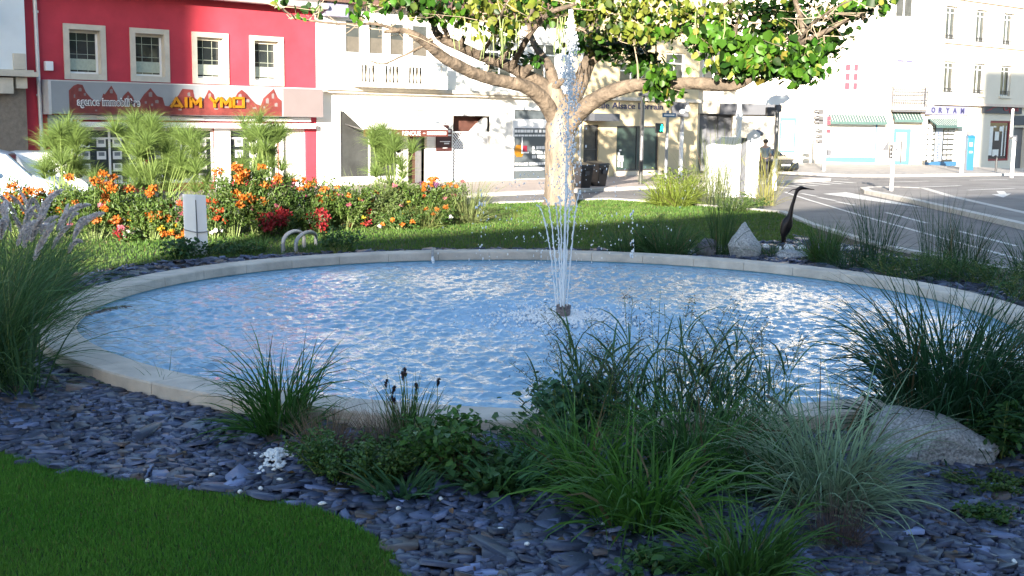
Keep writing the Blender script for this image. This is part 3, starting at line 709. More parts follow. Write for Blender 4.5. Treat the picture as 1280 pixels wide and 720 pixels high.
for z in (.45,.55,.62,.72,.8): mb.box(FR,(a+b)/2-.12,(a+b)/2+.12,-.107,-.10,c+(e-c)*z-.04,c+(e-c)*z+.04)
mb.build('poster_print','bluegrey_board',w)
a,b,c,e=h_case; mb=MB(); fw=.1
mb.box(FR,a,a+fw,0,.12,c,e); mb.box(FR,b-fw,b,0,.12,c,e); mb.box(FR,a+fw,b-fw,0,.12,c,c+fw); mb.box(FR,a+fw,b-fw,0,.12,e-fw*1.8,e); cs=mb.build('display_case','blue_paint',CB)
MB().box(FR,a+fw,b-fw,.0,.06,c+fw,e-fw*1.8).build('case_back','paper',cs)
def awng(fr,s0,s1,z,nm,n,par,dp=.7):
    mb=MB(); hh=.42
    for i in range(n):
        a=s0+(s1-s0)*i/n; b=s0+(s1-s0)*(i+.86)/n
        mb.hexa([fr.P(a,.02,z+hh-.02),fr.P(b,.02,z+hh-.02),fr.P(b,dp,z),fr.P(a,dp,z),fr.P(a,.02,z+hh),fr.P(b,.02,z+hh),fr.P(b,dp,z+.02),fr.P(a,dp,z+.02)])
    o=mb.build(nm,'awning_green',par)
    mb=MB()
    for i in range(n):
        a=s0+(s1-s0)*(i+.86)/n; b=s0+(s1-s0)*(i+1)/n
        mb.hexa([fr.P(a,.02,z+hh-.02),fr.P(b,.02,z+hh-.02),fr.P(b,dp,z),fr.P(a,dp,z),fr.P(a,.02,z+hh),fr.P(b,.02,z+hh),fr.P(b,dp,z+.02),fr.P(a,dp,z+.02)])
    mb.build('awning_stripe','awning_white',o)
    mb=MB(); mb.box(fr,s0,s1,dp,dp+.02,z-.14,z+.02); mb.build('awning_valance','awning_green',o); return o
A_=rect(FR,1031,1105,145,155); awng(FR,A_[0],A_[1],A_[2]+.12,'shop_awning',22,CB)
A_=rect(FR,1114,1150,145,152); awng(FR,A_[0],A_[1],A_[2]+.1,'door_awning',10,CB)
for ch,x in zip('ORYAM',(1036.5,1049.5,1063,1076.5,1091)):
    a,z=r(x,140); text_mesh(ch,FR,a-.16,z,.33,.05,.01,.32,.0).build('lettering','letter_grey',CB)
a,b,c,e=h_red; mb=MB()
sh=window(CB,FR,h_red,.05,0,None,.14,name='red_window')
mb=MB(); m=(a+b)/2
for x0,x1 in ((a+.06,m-.1),(m+.1,b-.06)):
    for k in range(3): mb.box(FR,x0,x1,-.138,-.1,c+.2+(e-c-.25)*k/3,c+.12+(e-c-.25)*(k+1)/3)
mb.build('red_pane','shutter_red',sh)
mb=MB(); mb.box(FR,m-.1,m+.1,-.13,-.05,c+.05,e-.03)
for k in range(4): mb.box(FR,a+.03,b-.03,-.128,-.06,c+.05+(e-c-.2)*k/3,c+.19+(e-c-.2)*k/3 if k<3 else e-.02)
mb.build('window_cross','whitepaint',sh)
a,b,c,e=h_bd; dd=window(CB,FR,h_bd,.22,0,.72,.15,gm='paper',fm='blue_paint',name='blue_door')
mb=MB(); mb.box(FR,b-.55,b-.45,-.14,-.1,c+.1,e-.7); mb.build('door_edge','darkmetal',dd)
w=window(CB,FR,h_bw,.08,1,.85,.15,gm='paper',name='balcony_window'); a,b,c,e=h_bw
mb=MB(); mb.box(FR,a+.1,(a+b)/2-.05,-.15,-.11,e-.2,e-.08); mb.box(FR,(a+b)/2+.05,b-.1,-.15,-.11,e-.2,e-.08); mb.build('blue_blind','letter_blue',w)
for h in h_up: window(CB,FR,h,.08,1,.7,.15,gm='glass_pale')
B_=rect(FR,1113,1154,108,133); a,b,c,e=B_; mb=MB(); mb.box(FR,a,b,.0,.85,c-.2,c-.05); bl=mb.build('balcony','pale_wall',CB)
mb=MB(); mb.box(FR,a,b,.78,.83,e-.05,e); mb.box(FR,a,b,.78,.83,c,c+.05)
n=18
for i in range(n+1):
    s=a+(b-a)*i/n; mb.box(FR,s-.018,s+.018,.79,.82,c+.05,e-.05)
    if i<n:
        s2=a+(b-a)*(i+.5)/n
        for zz in (.3,.7): mb.lathe(FR.P(s2,.805,c+(e-c)*zz-.05),[(.01,0),(.05,.05),(.01,.1)],6)
mb.box(FR,a,a+.04,.0,.8,e-.05,e); mb.box(FR,b-.04,b,.0,.8,e-.05,e)
for i in range(4): mb.box(FR,a,a+.03,.1+i*.2,.13+i*.2,c,e-.05); mb.box(FR,b-.03,b,.1+i*.2,.13+i*.2,c,e-.05)
mb.build('iron_railing','sign_slate',bl)
MB().box(FR,a,b,.0,.7,c-.32,c-.22).build('balcony_underside','sign_slate',bl)
for x0,x1 in ((1112,1117),(1153,1158)):
    h=rect(FR,x0,x1,50,135); mb=MB(); mb.box(FR,h[0],h[1],.0,.14,2.95,h[3]); mb.build('pilaster','pink_stone',CB)
for x0,x1 in ((1150,1154),(1110,1113)):
    h=rect(FR,x0,x1,150,208); MB().box(FR,h[0],h[1],.0,.1,.1,h[3]).build('door_pilaster','pink_stone',CB)
zc=r(1100,48)[1]; mb=MB(); mb.box(FR,R0,R1+.05,.0,.18,zc-.12,zc+.12); mb.box(FR,R0,R1+.02,.0,.1,3.6,3.75); mb.build('cornice','pink_stone',CB)
# right wing
f2=lambda x,y: F2.inv(x,y)
S1=14.0
def col2(sa,sb,z0,z1): return (sa,sb,z0,z1)
upA=[col2(sc_-.62,sc_+.62,7.4,9.35) for sc_ in (1.33,4.73,8.0,11.3)]; upB=[col2(sc_-.62,sc_+.62,4.3,6.16) for sc_ in (1.5,4.87,8.1,11.4)]
hs=rect(F2,1158,1196,148,207); hs=(hs[0],hs[1],-.02,hs[3]); hr=rect(F2,1236.5,1262,151,201); hd=(9.6,11.2,-.3,2.35)
mb=MB(); wall(mb,F2,0,S1,-.8,13,upA+upB+[hs,hr,hd],.3); shell(mb,F2,0,S1,-.8,13,10); mb.build('wall','pale_wall',CB)
for h in upA+upB:
    a,b,c,e=h
    w=window(CB,F2,h,.09,1,.82,.16,gm='glass_pale')
    MB().box(F2,a-.12,b+.12,.0,.09,e+.02,e+.2).build('window_lintel','pale_wall',w); MB().box(F2,a-.1,b+.1,.0,.12,c-.14,c-.0).build('window_sill','pale_wall',w)
    mb=MB()
    for z in (.12,.3): mb.box(F2,a,b,-.05,-.02,c+z,c+z+.03)
    for i in range(7): mb.box(F2,a+(b-a)*i/6-.01,a+(b-a)*i/6+.01,-.045,-.025,c+.02,c+.32)
    mb.build('window_rail','darkmetal',w)
mb=MB(); mb.box(F2,0,.45,.0,.14,3.6,13); mb.build('pilaster','pink_stone',CB)
mb=MB(); mb.box(F2,.0,S1,.0,.16,7.22,7.38); mb.box(F2,.0,S1,.0,.16,9.8,10.0); mb.box(F2,-.2,S1,.0,.3,3.62,3.78); mb.build('cornice','pink_stone',CB)
sg2=rect(F2,1157,1209,132,144); sb_=MB().box(F2,sg2[0],sg2[1],.0,.12,3.05,3.55).build('shop_sign','sign_lavender',CB)
for ch,x in zip('ORYAM',(1166.5,1175.5,1184.5,1193.5,1203)):
    a,_=F2.inv(x,138,.12); text_mesh(ch,F2,a-.2,3.14,.32,.03,.12,.38,.02).build('lettering','letter_blue',sb_)
w=window(CB,F2,hs,.1,0,None,.12,gm='glass_pale',name='shop_window'); a,b,c,e=hs
A_=(a-.05,b+.05); awng(F2,A_[0],A_[1],e-.42,'shop_awning',14,CB,.6)
MB().box(F2,a-.02,b+.02,.0,.06,c+.02,c+.28).build('blue_trim','blue_paint',w)
bn=MB().box(F2,a+(b-a)*.34,a+(b-a)*.56,-.115,-.09,c+.3,e-.35).build('banner','bluegrey_board',w)
for i,ch in enumerate('IMMOBILIER'):
    hh=(e-.8-c-.4)/10; text_mesh(ch,F2,a+(b-a)*.41,c+.45+(9-i)*hh,hh*.62,.01,-.089,(b-a)*(.03 if ch=='I' else .08),.0).build('lettering','letter_blue',bn)
for x0 in (.06,.2,.62,.76,.88):
    for k in range(7):
        pc=MB().box(F2,a+(b-a)*x0,a+(b-a)*(x0+.1),-.115,-.105,c+.42+k*.31,c+.62+k*.31).build('property_card','paper',w)
        MB().box(F2,a+(b-a)*(x0+.015),a+(b-a)*(x0+.08),-.105,-.102,c+.47+k*.31,c+.57+k*.31).build('card_photo','paper_photo',pc)
os_=rect(F2,1227,1275,131.5,142.5); ob=MB().box(F2,os_[0],os_[1],.0,.14,3.2,3.72).build('optician_sign','sign_slate',CB)
a=F2.inv(1254,138,.14)[0]; b=F2.inv(1273,138,.14)[0]; text_mesh('Opus',F2,a,3.27,.42,.03,.14,b-a,.006).build('lettering','letter_red',ob)
a=F2.inv(1231,138,.14)[0]; b=F2.inv(1247,138,.14)[0]
MB().extr(F2,[(a,3.30),(a+(b-a)*.5,3.42),(a+(b-a)*.55,3.5),(b,3.62),(a+(b-a)*.62,3.58),(a+(b-a)*.42,3.47)],.14,.16).build('swoosh_logo','letter_red',ob)
w=window(CB,F2,hr,.13,0,None,.1,gm='glass_dark',fm='red_paint',name='red_shop_window'); a,b,c,e=hr
mb=MB()
for (x,z,ww,h) in ((.14,.5,.16,.8),(.42,.62,.2,.3),(.7,.5,.06,.84),(.85,.5,.04,.84),(.4,.2,.3,.25),(.6,.8,.15,.2),(.3,.85,.12,.12)): mb.box(F2,a+(b-a)*(x-ww/2),a+(b-a)*(x+ww/2),-.094,-.085,c+(e-c)*(z-h/2)+.1,c+(e-c)*(z+h/2)-.1)
mb.build('window_display','paper',w)
MB().box(F2,hd[0],hd[1],-.3,-.25,hd[2],hd[3]).build('dark_door','door_slate',CB)
mb=MB(); mb.box(F2,9.3,S1,.0,.1,2.5,3.1); mb.build('fascia','sign_slate',CB)
h=rect(F2,1211,1222,152,168); MB().box(F2,h[0],h[1],.0,.1,h[2],h[3]).build('wall_plaque','pink_stone',CB)
mb=MB(); mb.hexa([FR.P(R0,.5,13),FR.P(R1+1,.5,13),FR.P(R1+1,-10,13),FR.P(R0,-10,13),FR.P(R0,.5,13.2),FR.P(R1+1,.5,13.2),FR.P(R1-4,-5,17),FR.P(R0,-5,17)]); mb.build('roof','roof_tile',CB)
mb=MB(); mb.hexa([F2.P(0,.5,13.02),F2.P(S1,.5,13.02),F2.P(S1,-10,13.02),F2.P(0,-10,13.02),F2.P(0,.5,13.22),F2.P(S1,.5,13.22),F2.P(S1,-5,17),F2.P(4,-5,17)]); mb.build('roof','roof_tile',CB)
# ---- terrace across the street behind the viewer: its roofline throws the long shadow over the garden
FB=Fr((-17.8,-35.0),_t*-1)   # faces the garden
for (a,b,h,dep,lab) in ((-42,-1.5,12.0,9,'plain grey rendered terrace facing the garden, its roofline throwing the long shadow'),(11.4,16.9,12.1,5,'low plain grey house beyond the gap in the terrace behind the garden'),(16.9,50,26.0,5,'tall plain grey block at the end of the terrace behind the garden'),(-75,-42,23.5,9,'tall plain grey block beyond the terrace, farther along the street')):
    B=thing('terrace_building',FB.P((a+b)/2,0,0),lab,'building','buildings behind the viewer')
    hs_=[(s,s+1.2,z,z+1.7) for s in np.arange(a+1.5,b-2,3.0) for z in np.arange(1,h-2.4,3.0)]
    mb=MB(); wall(mb,FB,a,b,0,h,hs_,.25); shell(mb,FB,a,b,0,h,dep); mb.build('wall','stone_trim',B)
    for q_ in hs_: MB().box(FB,q_[0]+.02,q_[1]-.02,-.22,-.18,q_[2]+.02,q_[3]-.02).build('window_pane','glass_dark',B)
    if a==-42: MB().box(FB,-2.75,-1.55,-.5,-.05,12.0,13.15).build('shade_chimney','brick',B)  # unseen stack added to drop shade on the marker board
# ================================================================ POOL
PL=thing('garden_pool',PC,'large round stone-rimmed garden pool filled with rippling blue water','pool')
mb=MB(); nseg=40; sub=5
prof=[(RI,ZR-.015),(RI+.012,ZR),(RO-.012,ZR),(RO,ZR-.015),(RO,ZR-.125),(RO-.02,ZR-.135),(RI+.01,ZR-.135),(RI,ZR-.13)]
for i in range(nseg):
    t0=2*math.pi*i/nseg+.0006; t1=2*math.pi*(i+1)/nseg-.0006; m=len(prof); vs=[]
    for j in range(sub+1):
        t=t0+(t1-t0)*j/sub
        for r,z in prof: vs.append((PC.x+r*math.cos(t),PC.y+r*math.sin(t),z))
    fs=[(j*m+k,j*m+(k+1)%m,(j+1)*m+(k+1)%m,(j+1)*m+k) for j in range(sub) for k in range(m)]+[tuple(range(m)),tuple(range(sub*m+m-1,sub*m-1,-1))]
    mb.add(vs,fs)
mb.build('stone_coping','coping',PL)
def ring(r0,r1,z0,z1,n=160):
    mb=MB(); pr=[(r0,z0),(r1,z0),(r1,z1),(r0,z1)]
    vs=[(PC.x+r*math.cos(2*math.pi*i/n),PC.y+r*math.sin(2*math.pi*i/n),z) for i in range(n) for r,z in pr]
    fs=[(i*4+k,((i+1)%n)*4+k,((i+1)%n)*4+(k+1)%4,i*4+(k+1)%4) for i in range(n) for k in range(4)]
    return mb.add(vs,fs)
ring(RI+.03,RO-.03,-.1,ZR-.137).build('pool_wall','coping',PL)
ring(RI+.012,RI+.03,-.6,ZR-.14).build('blue_lining','basin',PL)
FT=gp(704,396,ZW)
def make_water():
    nr,nt=270,900; r=np.concatenate([[0.001],np.linspace(.05,1,nr-1)])*(RI+.02); th=np.linspace(0,2*np.pi,nt,endpoint=False)
    R,T=np.meshgrid(r,th,indexing='ij'); X=PC.x+R*np.cos(T); Y=PC.y+R*np.sin(T); Z=np.zeros_like(X)
    rg=np.random.default_rng(3)
    for i in range(46):
        lam=rg.uniform(.11,.40); k=2*np.pi/lam; a=rg.normal(math.pi/2,.9); amp=.0088*lam; ph=rg.uniform(0,6.28)
        wob=.8*np.sin(X*rg.uniform(.4,1.3)+rg.uniform(0,6))+.8*np.sin(Y*rg.uniform(.4,1.3)+rg.uniform(0,6))
        u=np.sin(k*(X*np.cos(a)+Y*np.sin(a))+ph+wob); Z+=amp*1.25*(1-2*np.sqrt(np.abs(u)*.98+.02))*(.5 if i%2 else -.0) + amp*(u if not i%2 else 0)
    D=np.hypot(X-FT.x,Y-FT.y)
    low=np.sin(X*.9+1.3*np.sin(Y*.7))*np.sin(Y*1.1+1.1*np.sin(X*.8+2)); Z*=np.clip(.95+.35*low,.5,1.4); Z+=.009*np.sin(D*2*np.pi/.30)*np.exp(-D/1.5)
    foam=np.exp(-(D/1.3)**2)*1.3
    Z+=rg.normal(size=Z.shape)*.006*np.clip(foam,0,1)
    Z*=np.clip((RI+.02-R)/.15,.25,1)
    V=np.stack([X,Y,Z+ZW],-1).reshape(-1,3); i=np.arange(nr*nt).reshape(nr,nt); j=np.roll(i,-1,1)
    Q=np.stack([i[:-1],i[1:],j[1:],j[:-1]],-1).reshape(-1,4)
    o=link('water',npmesh('water','water',V,Q,foam.reshape(-1),True,'foam')); tag(o,kind='structure')
make_water()
# ================================================================ FOUNTAIN
FN=thing('fountain',FT,'fountain of thin white jets rising from a nozzle in the round pool','fountain')
mb=MB(); mb.lathe(FT,[(.075,-.2),(.08,.02),(.092,.05),(.09,.10),(.07,.11),(.065,.08)],18)
for i in range(11):
    a=2*math.pi*i/11; x,y=FT.x+.07*math.cos(a),FT.y+.07*math.sin(a); mb.tube([(x,y,FT.z+.07),(x+.012*math.cos(a),y+.012*math.sin(a),FT.z+.15)],.014,6)
mb.build('nozzle','nozzle',FN,smooth=True)
rs=random.Random(11)
def jet(pts,r0,r1,jit,rough=.5):
    """broken rope of water: a wobbling tube that swells and thins"""
    m=len(pts); P=[];R=[]
    for i in range(m*6):
        t=i/(m*6-1)*(m-1); k=min(int(t),m-2); u=t-k; p=Vector(pts[k]).lerp(Vector(pts[k+1]),u); f=i/(m*6-1)
        P.append(p+Vector((rs.gauss(0,jit),rs.gauss(0,jit),0))*(.3+f)); R.append((r0+(r1-r0)*f)*(1+rs.uniform(-rough,rough)))
    return MB().tube(P,R,6)
def arcpts(dx,dy,h,frac,n=8):
    return [(FT.x+dx*(.25+.75*t) ,FT.y+dy*(.2+.8*t),FT.z+.14+h*(1-(1-t)**2)) for t in np.linspace(0,frac,n)]
PXM=F/FT.y
jets=[((667-704)/PXM,-.1,(390-262)/PXM,1),((678-704)/PXM,.3,(390-256)/PXM,1),((689-704)/PXM,-.35,(390-258)/PXM,1),((697-704)/PXM,.35,1.32,1),((703-704)/PXM,-.4,1.36,1),((712-704)/PXM,.3,1.40,1),((722-704)/PXM,-.1,1.42,1)]
for dx,dy,h,fr in jets:
    jet(arcpts(dx,dy,h,fr),.009,.008,.004).build('water_jet','spray',FN,smooth=True)
top=ay(706,18,FT.y).z
jet([(FT.x,FT.y,FT.z+.12),(FT.x+.0,FT.y,1.4),(FT.x+.012,FT.y,2.6),(FT.x+.02,FT.y,top)],.02,.012,.006,.5).build('water_jet','spray',FN,smooth=True)
# droplets
bm=bmesh.new(); bmesh.ops.create_icosphere(bm,subdivisions=1,radius=1); IV=np.array([v.co[:] for v in bm.verts]); IF=np.array([[v.index for v in f.verts] for f in bm.faces]); bm.free()
def drops(C,R,name,par,st=1.6):
    n=len(C); sz=np.stack([R,R,R*U(1,st,n)],1); V=(C[:,None,:]+IV[None]*sz[:,None,:]).reshape(-1,3); Q=(np.arange(n)[:,None,None]*len(IV)+IF[None]).reshape(-1,3)
    o=link(name,npmesh(name,'spray',V,Q,None,True),par); return o
n=2500; t=RNG.beta(1.5,.9,n); z=FT.z+1.1+(top-FT.z-1.05)*t
# column: narrow at the tip, widest below the crown of the jet
wd=np.interp((top-z),[0,.25,.7,1.4,2.4,4],[.012,.045,.08,.10,.10,.08])
C=np.stack([FT.x+.02+RNG.normal(size=n)*wd*.75,FT.y+RNG.normal(size=n)*wd*.75,z],1)
keep=(np.sin(z*9+C[:,0]*20)+RNG.normal(size=n)*.8)>-.4
drops(C[keep],U(.0035,.0115,keep.sum())*np.interp(z[keep],[.5,2,4],[.5,1,1.2]),'spray_column',FN,2.2)['kind']='stuff'
n=620; a=U(0,6.28,n); rr_=np.abs(RNG.normal(0,.75,n)); C=np.stack([FT.x+rr_*np.cos(a)*1.1-.1,FT.y+rr_*np.sin(a)*.9,FT.z+U(.02,1.9,n)],1); drops(C,U(.0025,.009,n),'falling_drops',FN,2.5)['kind']='stuff'
n=34; C=np.array([ay(x,y,FT.y+dy) for x,y,dy in zip(U(788,792,n),U(262,322,n),RNG.normal(0,.05,n))]); 
n2=36; C2=np.array([ay(x,y,FT.y+dy) for x,y,dy in zip(RNG.normal(602,5,n2),U(235,330,n2),RNG.normal(0,.05,n2))])
drops(np.concatenate([C,C2]),U(.004,.013,n+n2),'falling_drops',FN,2.6)['kind']='stuff'
n=1700; a=U(0,6.28,n); rr_=np.abs(RNG.normal(0,.5,n))+.06; C=np.stack([FT.x+rr_*np.cos(a),FT.y+rr_*np.sin(a),np.full(n,ZW+.004)],1); drops(C,U(.006,.022,n),'splash_foam',FN,1.0)['kind']='stuff'
# ================================================================ ROCKS
def rock(name,c,size,rot,seed,label,m='granite',cat='rock',pts=None,sub=4,amp=.16,flat=.15,sharp=1.0):
    rg=np.random.default_rng(seed); bm=bmesh.new(); bmesh.ops.create_icosphere(bm,subdivisions=sub,radius=1)
    from mathutils import noise
    pl=[(Vector(rg.normal(size=3)).normalized(),rg.uniform(.62,.9)) for _ in range(9)]
    cR_,sR_=math.cos(rot),math.sin(rot)
    for v in bm.verts:
        p=v.co.copy()
        for nrm,dd in pl:
            e=p.dot(nrm)-dd
            if e>0: p-=nrm*e*.85
        p*=1+amp*noise.fractal(v.co*1.6+Vector((seed,0,0)),.6,2.1,4)+.03*noise.noise(v.co*9)
        if pts: p=pts(p)
        x,y,z=p.x*size[0],p.y*size[1],p.z*size[2]
        v.co=Vector((c[0]+x*cR_-y*sR_,c[1]+x*sR_+y*cR_,c[2]+z))
    me=bpy.data.meshes.new(name); bm.to_mesh(me); bm.free(); me.materials.append(M[m]); me.polygons.foreach_set('use_smooth',[True]*len(me.polygons)); me.set_sharp_from_angle(angle=math.radians(38))
    o=link(name,me,None,(c[0],c[1],0)); return tag(o,label,cat)
# long boulder, right foreground: high at the left end, tapering to a rounded right end
def lng(p):
    t=(p.x+1)/2; return Vector((p.x,p.y*(1.0-.25*t),(p.z*(1.5-1.22*t) if p.z>0 else p.z*.8)))
bc=gp(1165,585,0); rock('boulder',(bc.x-.03,bc.y+.12,.15),(.51,.32,.315),math.radians(-16),4,'long grey granite boulder lying among grasses at the near right of the pool','granite',pts=lng,amp=.1)
def tip(p):
    t=max(0,p.z); k=1-.72*t; return Vector((p.x*k+.04*t,p.y*k,p.z))
sc_=gp(928,323); rock('standing_stone',(sc_.x,sc_.y,.22),(.33,.24,.44),.2,8,'pale upright pointed stone standing behind the far pool rim','granite_pale','stone',pts=tip,amp=.08,sub=4)
s2_=gp(884,321); rock('dark_stone',(s2_.x,s2_.y,.12),(.24,.2,.22),.5,12,'low dark rounded stone left of the pale upright stone','granite_dark','stone')
d2_=gp(992,326); rock('grey_stone',(d2_.x+.05,d2_.y+.3,.05),(.3,.22,.14),.1,14,'low grey stone behind the rim below the standing bird sculpture','granite','stone')
for i,(x,y,w) in enumerate([(957,313,7),(973,316,8),(986,315,13),(1002,315,8),(1048,314,9),(1062,315,8)]):
    p=gp(x,y); s=w/F*p.y
    rock('white_stone',(p.x,p.y,.06),(s*.8,s*.6,s*.4+.03),i,30+i,'white stone in the row behind the far rim, '+['nearest the upright stone','left of the bird sculpture','the largest, beside the bird sculpture','left of the green tuft','right of the green tuft','farthest right'][i],'pebble','stone',sub=2)['group']='white stones by the bird sculpture'
pb=[(185,603,'nearest the lawn edge at the left'),(265,596,'in the slate left of the white rubble'),(300,617,'near the lawn edge below the white rubble'),(326,613,'just below the white rubble'),(350,602,'touching the white rubble'),(403,632,'at the tip of the front lawn'),(498,638,'alone on the slate in front of the bush'),(551,626,'in the slate below the broad leaved plant'),(626,664,'largest, on open slate in the middle foreground'),(659,683,'right of the largest pebble'),(754,658,'beside the fresh green grass clump'),(1268,705,'in the bottom right corner'),(140,522,'pale, on the slate at the far left')]
for i,(x,y,w) in enumerate(pb):
    p=gp(x,y,.06); rock('white_pebble',(p.x,p.y,.075),(.019+.006*(i%3),.016,.013),i*.7,50+i,'small white pebble '+w,'pebble','pebble',sub=2)['group']='white pebbles scattered on the slate'
# white rubble heap
mb=MB(); rg=random.Random(21); c=gp(348,582)
for i in range(260):
    a=rg.uniform(0,6.28); r=abs(rg.gauss(0,.55)); x=c.x+r*.13*math.cos(a)*(1+.3*math.sin(3*a)); y=c.y-.05+r*.34*math.sin(a); mb.ball((x,y,.05+.06*max(0,1-r)+rg.uniform(0,.02)),rg.uniform(.010,.026),(1,1,.6),1,.35,rg)
tag(mb.build('white_rubble','pebble',None,(c.x,c.y,0)),'small heap of white stone chips spilling beside the near pool rim','rubble',kind='stuff')
# ================================================================ BIRD SCULPTURES
def skinmesh(name,chain,edges,m,lvl=2):
    me=bpy.data.meshes.new(name); me.from_pydata([c[:3] for c in chain],edges,[]); o=bpy.data.objects.new(name,me); COL.objects.link(o)
    md=o.modifiers.new('s','SKIN'); md.use_smooth_shade=True; md.branch_smoothing=.4
    for i,c in enumerate(chain): 
        r=c[3]; me.skin_vertices[0].data[i].radius=(r,r) if not hasattr(r,'__len__') else r
    me.skin_vertices[0].data[0].use_root=True
    sb=o.modifiers.new('u','SUBSURF'); sb.levels=lvl; sb.render_levels=lvl
    dg=bpy.context.evaluated_depsgraph_get(); dg.update(); r=bpy.data.meshes.new_from_object(o.evaluated_get(dg)); bpy.data.objects.remove(o); bpy.data.meshes.remove(me)
    r.materials.clear(); r.materials.append(M[m]); r.polygons.foreach_set('use_smooth',[True]*len(r.polygons)); return r
def loft(path,n=12):
    """path of (x,y,z,rx,ry): closed smooth body"""
    pts=[np.array(p,float) for p in path]; out=tsmooth(pts,4); mb=MB(); vs=[];m=len(out)
    for i,p in enumerate(out):
        t=out[min(i+1,m-1)][:3]-out[max(i-1,0)][:3]; t=Vector(t).normalized(); y=Vector((0,1,0)); x=t.cross(y).normalized()
        for k in range(n):
            a=2*math.pi*k/n; vs.append(Vector(p[:3])+x*math.cos(a)*p[3]+y*math.sin(a)*p[4])
    fs=[(i*n+k,i*n+(k+1)%n,(i+1)*n+(k+1)%n,(i+1)*n+k) for i in range(m-1) for k in range(n)]+[tuple(range(n-1,-1,-1)),tuple(range((m-1)*n,m*n))]
    return mb.add(vs,fs)
hb=gp(977,306); hy=hb.y
BS=thing('bird_sculpture',hb,'dark bronze heron sculpture standing on stones behind the far right rim','sculpture')
A=lambda x,y: ay(x,y,hy)
def ap(x,y,rx,ry=None): p=A(x,y); k=hy/F; return (p.x,p.y,p.z,rx*k,(ry or rx)*k)
loft([ap(978.5,304,1.2),ap(979,297,2.6),ap(980.5,290,5.6,4.5),ap(983,282,7.4,6),ap(985.5,275,6.2,5),ap(987.5,269,3.6),ap(990,258,2.4),ap(992.5,250,2.1),ap(994.5,243,2.0),ap(997,237.5,2.4),ap(1001,235,2.6,2.3),ap(1005,235.3,1.7),ap(1010,236,1.0),ap(1018,237,.4)],12).build('body','bronze',BS,smooth=True)
mb=MB()
for dx in (-.02,.05): mb.tube([A(979,292)+Vector((dx,0,0)),A(978.5,300)+Vector((dx,.0,0)),Vector((hb.x+dx,hy,0.02))],.016,6)
mb.build('leg','bronze',BS)
mb=MB(); mb.tube([A(996,236),A(990,237.5),A(984,242)],[.012,.01,.003],6); mb.build('crest','bronze',BS)
w=loft([ap(979,299,.6),ap(978,292,3.2,1.2),ap(981.5,282,4.2,1.2),ap(985,275,1.2,.6)],8); w2=MB(); w2.add([(v[0],v[1]-.10,v[2]) for v in w.v],w.f); w2.build('wing','bronze',BS,smooth=True)
b2=gp(872,548); B2=thing('bird_sculpture',b2,'second dark bronze bird sculpture half hidden in the near reeds','sculpture'); hy2=b2.y
def ap2(x,y,rx,ry=None): p=ay(x,y,hy2); k=hy2/F; return (p.x,p.y,p.z,rx*k,(ry or rx)*k)
loft([ap2(857,493,1.5),ap2(861,497,5),ap2(867,506,6.5,6),ap2(875,517,7,7),ap2(884,528,6),ap2(893,538,3.5),ap2(900,548,1)],12).build('body','bronze',B2,smooth=True)
mb=MB()
for dx in (-.03,.05): mb.tube([ay(876,524,hy2)+Vector((dx,0,0)),(b2.x+dx+.02,hy2,.03)],.014,6)
mb.build('leg','bronze',B2)
# ================================================================ POOL HANDRAILS
for i,(x0,y0,xt,yt,x1,y1,lab) in enumerate([(354,318,365,290,380,312,'grey curved metal handrail behind the far rim, the left one of the pair'),(370,318,382,293,395,309,'grey curved metal handrail behind the far rim, the right one of the pair')]):
    p0=gp(x0,y0); p1=gp(x1,y1); zt=ay(xt,yt,p0.y+.15).z; hgt=zt
    pts=[p0,Vector((p0.x,p0.y,hgt*.55))]
    mid=Vector(((p0.x+p1.x)/2,(p0.y+p1.y)/2,0)); R=(Vector((p1.x,p1.y,0))-Vector((p0.x,p0.y,0)))/2
    for k in range(9):
        a=math.pi*k/8; q=mid-R*math.cos(a); pts.append(Vector((q.x,q.y,hgt*.55+hgt*.42*math.sin(a))))
    pts.append(Vector((p1.x,p1.y,0)))
    o=MB().tube(pts,.036,12); h_=thing('pool_handrail',p0,lab,'handrail','pair of pool handrails')
    o.build('rail','galv',h_,smooth=True)
    MB().lathe((p0.x,p0.y,0),[(.06,.012),(.06,.03),(.045,.04)],12).build('foot_flange','galv',h_)
# water inlet on the rim and a bit of hose
p=Vector((PC.x+RI*math.cos(math.radians(109)),PC.y+RI*math.sin(math.radians(109)),ZR)); 
iv=thing('water_inlet',p,'small metal water inlet trickling over the far pool rim','inlet')
MB().tube([p+Vector((.02,.15,.05)),p+Vector((0,0,.055)),p+Vector((0,-.08,.03)),p+Vector((0,-.1,-.05))],.022,8).build('spout','galv',iv,smooth=True)
jet([p+Vector((0,-.1,-.05)),p+Vector((.01,-.12,-.1)),p+Vector((.02,-.13,-.16))],.02,.03,.004).build('trickle','spray',iv)
# ================================================================ WHITE MARKER BOARD near the flower bed
wp=gp(247,321); k=wp.y/F
MBD=thing('marker_board',wp,'plain white upright board with a slot and wire tie, leaning in front of the flowers','board')
mb=MB(); y=wp.y
L0,L1=ay(232,321,y).x,ay(261,321,y).x; T0,T1=ay(228.5,242.5,y),ay(257.5,244,y); sp=ay(245,243,y)
mid_b=(L0+L1)/2; 
mb.hexa([(L0,y-.02,0),(mid_b,y-.06,0),(L1,y-.02,0),(mid_b,y+.02,0),(T0.x,y-.02,T0.z),(sp.x,y-.06,(T0.z+T1.z)/2),(T1.x,y-.02,T1.z),(sp.x,y+.02,(T0.z+T1.z)/2)])
mb.build('board','whiteenamel',MBD)
MB().tube([ay(244.5,250,y-.064),ay(246,282,y-.064),ay(246.5,300,y-.064)],.008,5).build('slot','darkmetal',MBD)
MB().tube([ay(230,287,y-.05),ay(238,289,y-.055),ay(246,290.5,y-.08),ay(254,290,y-.05),ay(261,289,y-.02)],.010,6).build('wire_tie','galv',MBD)
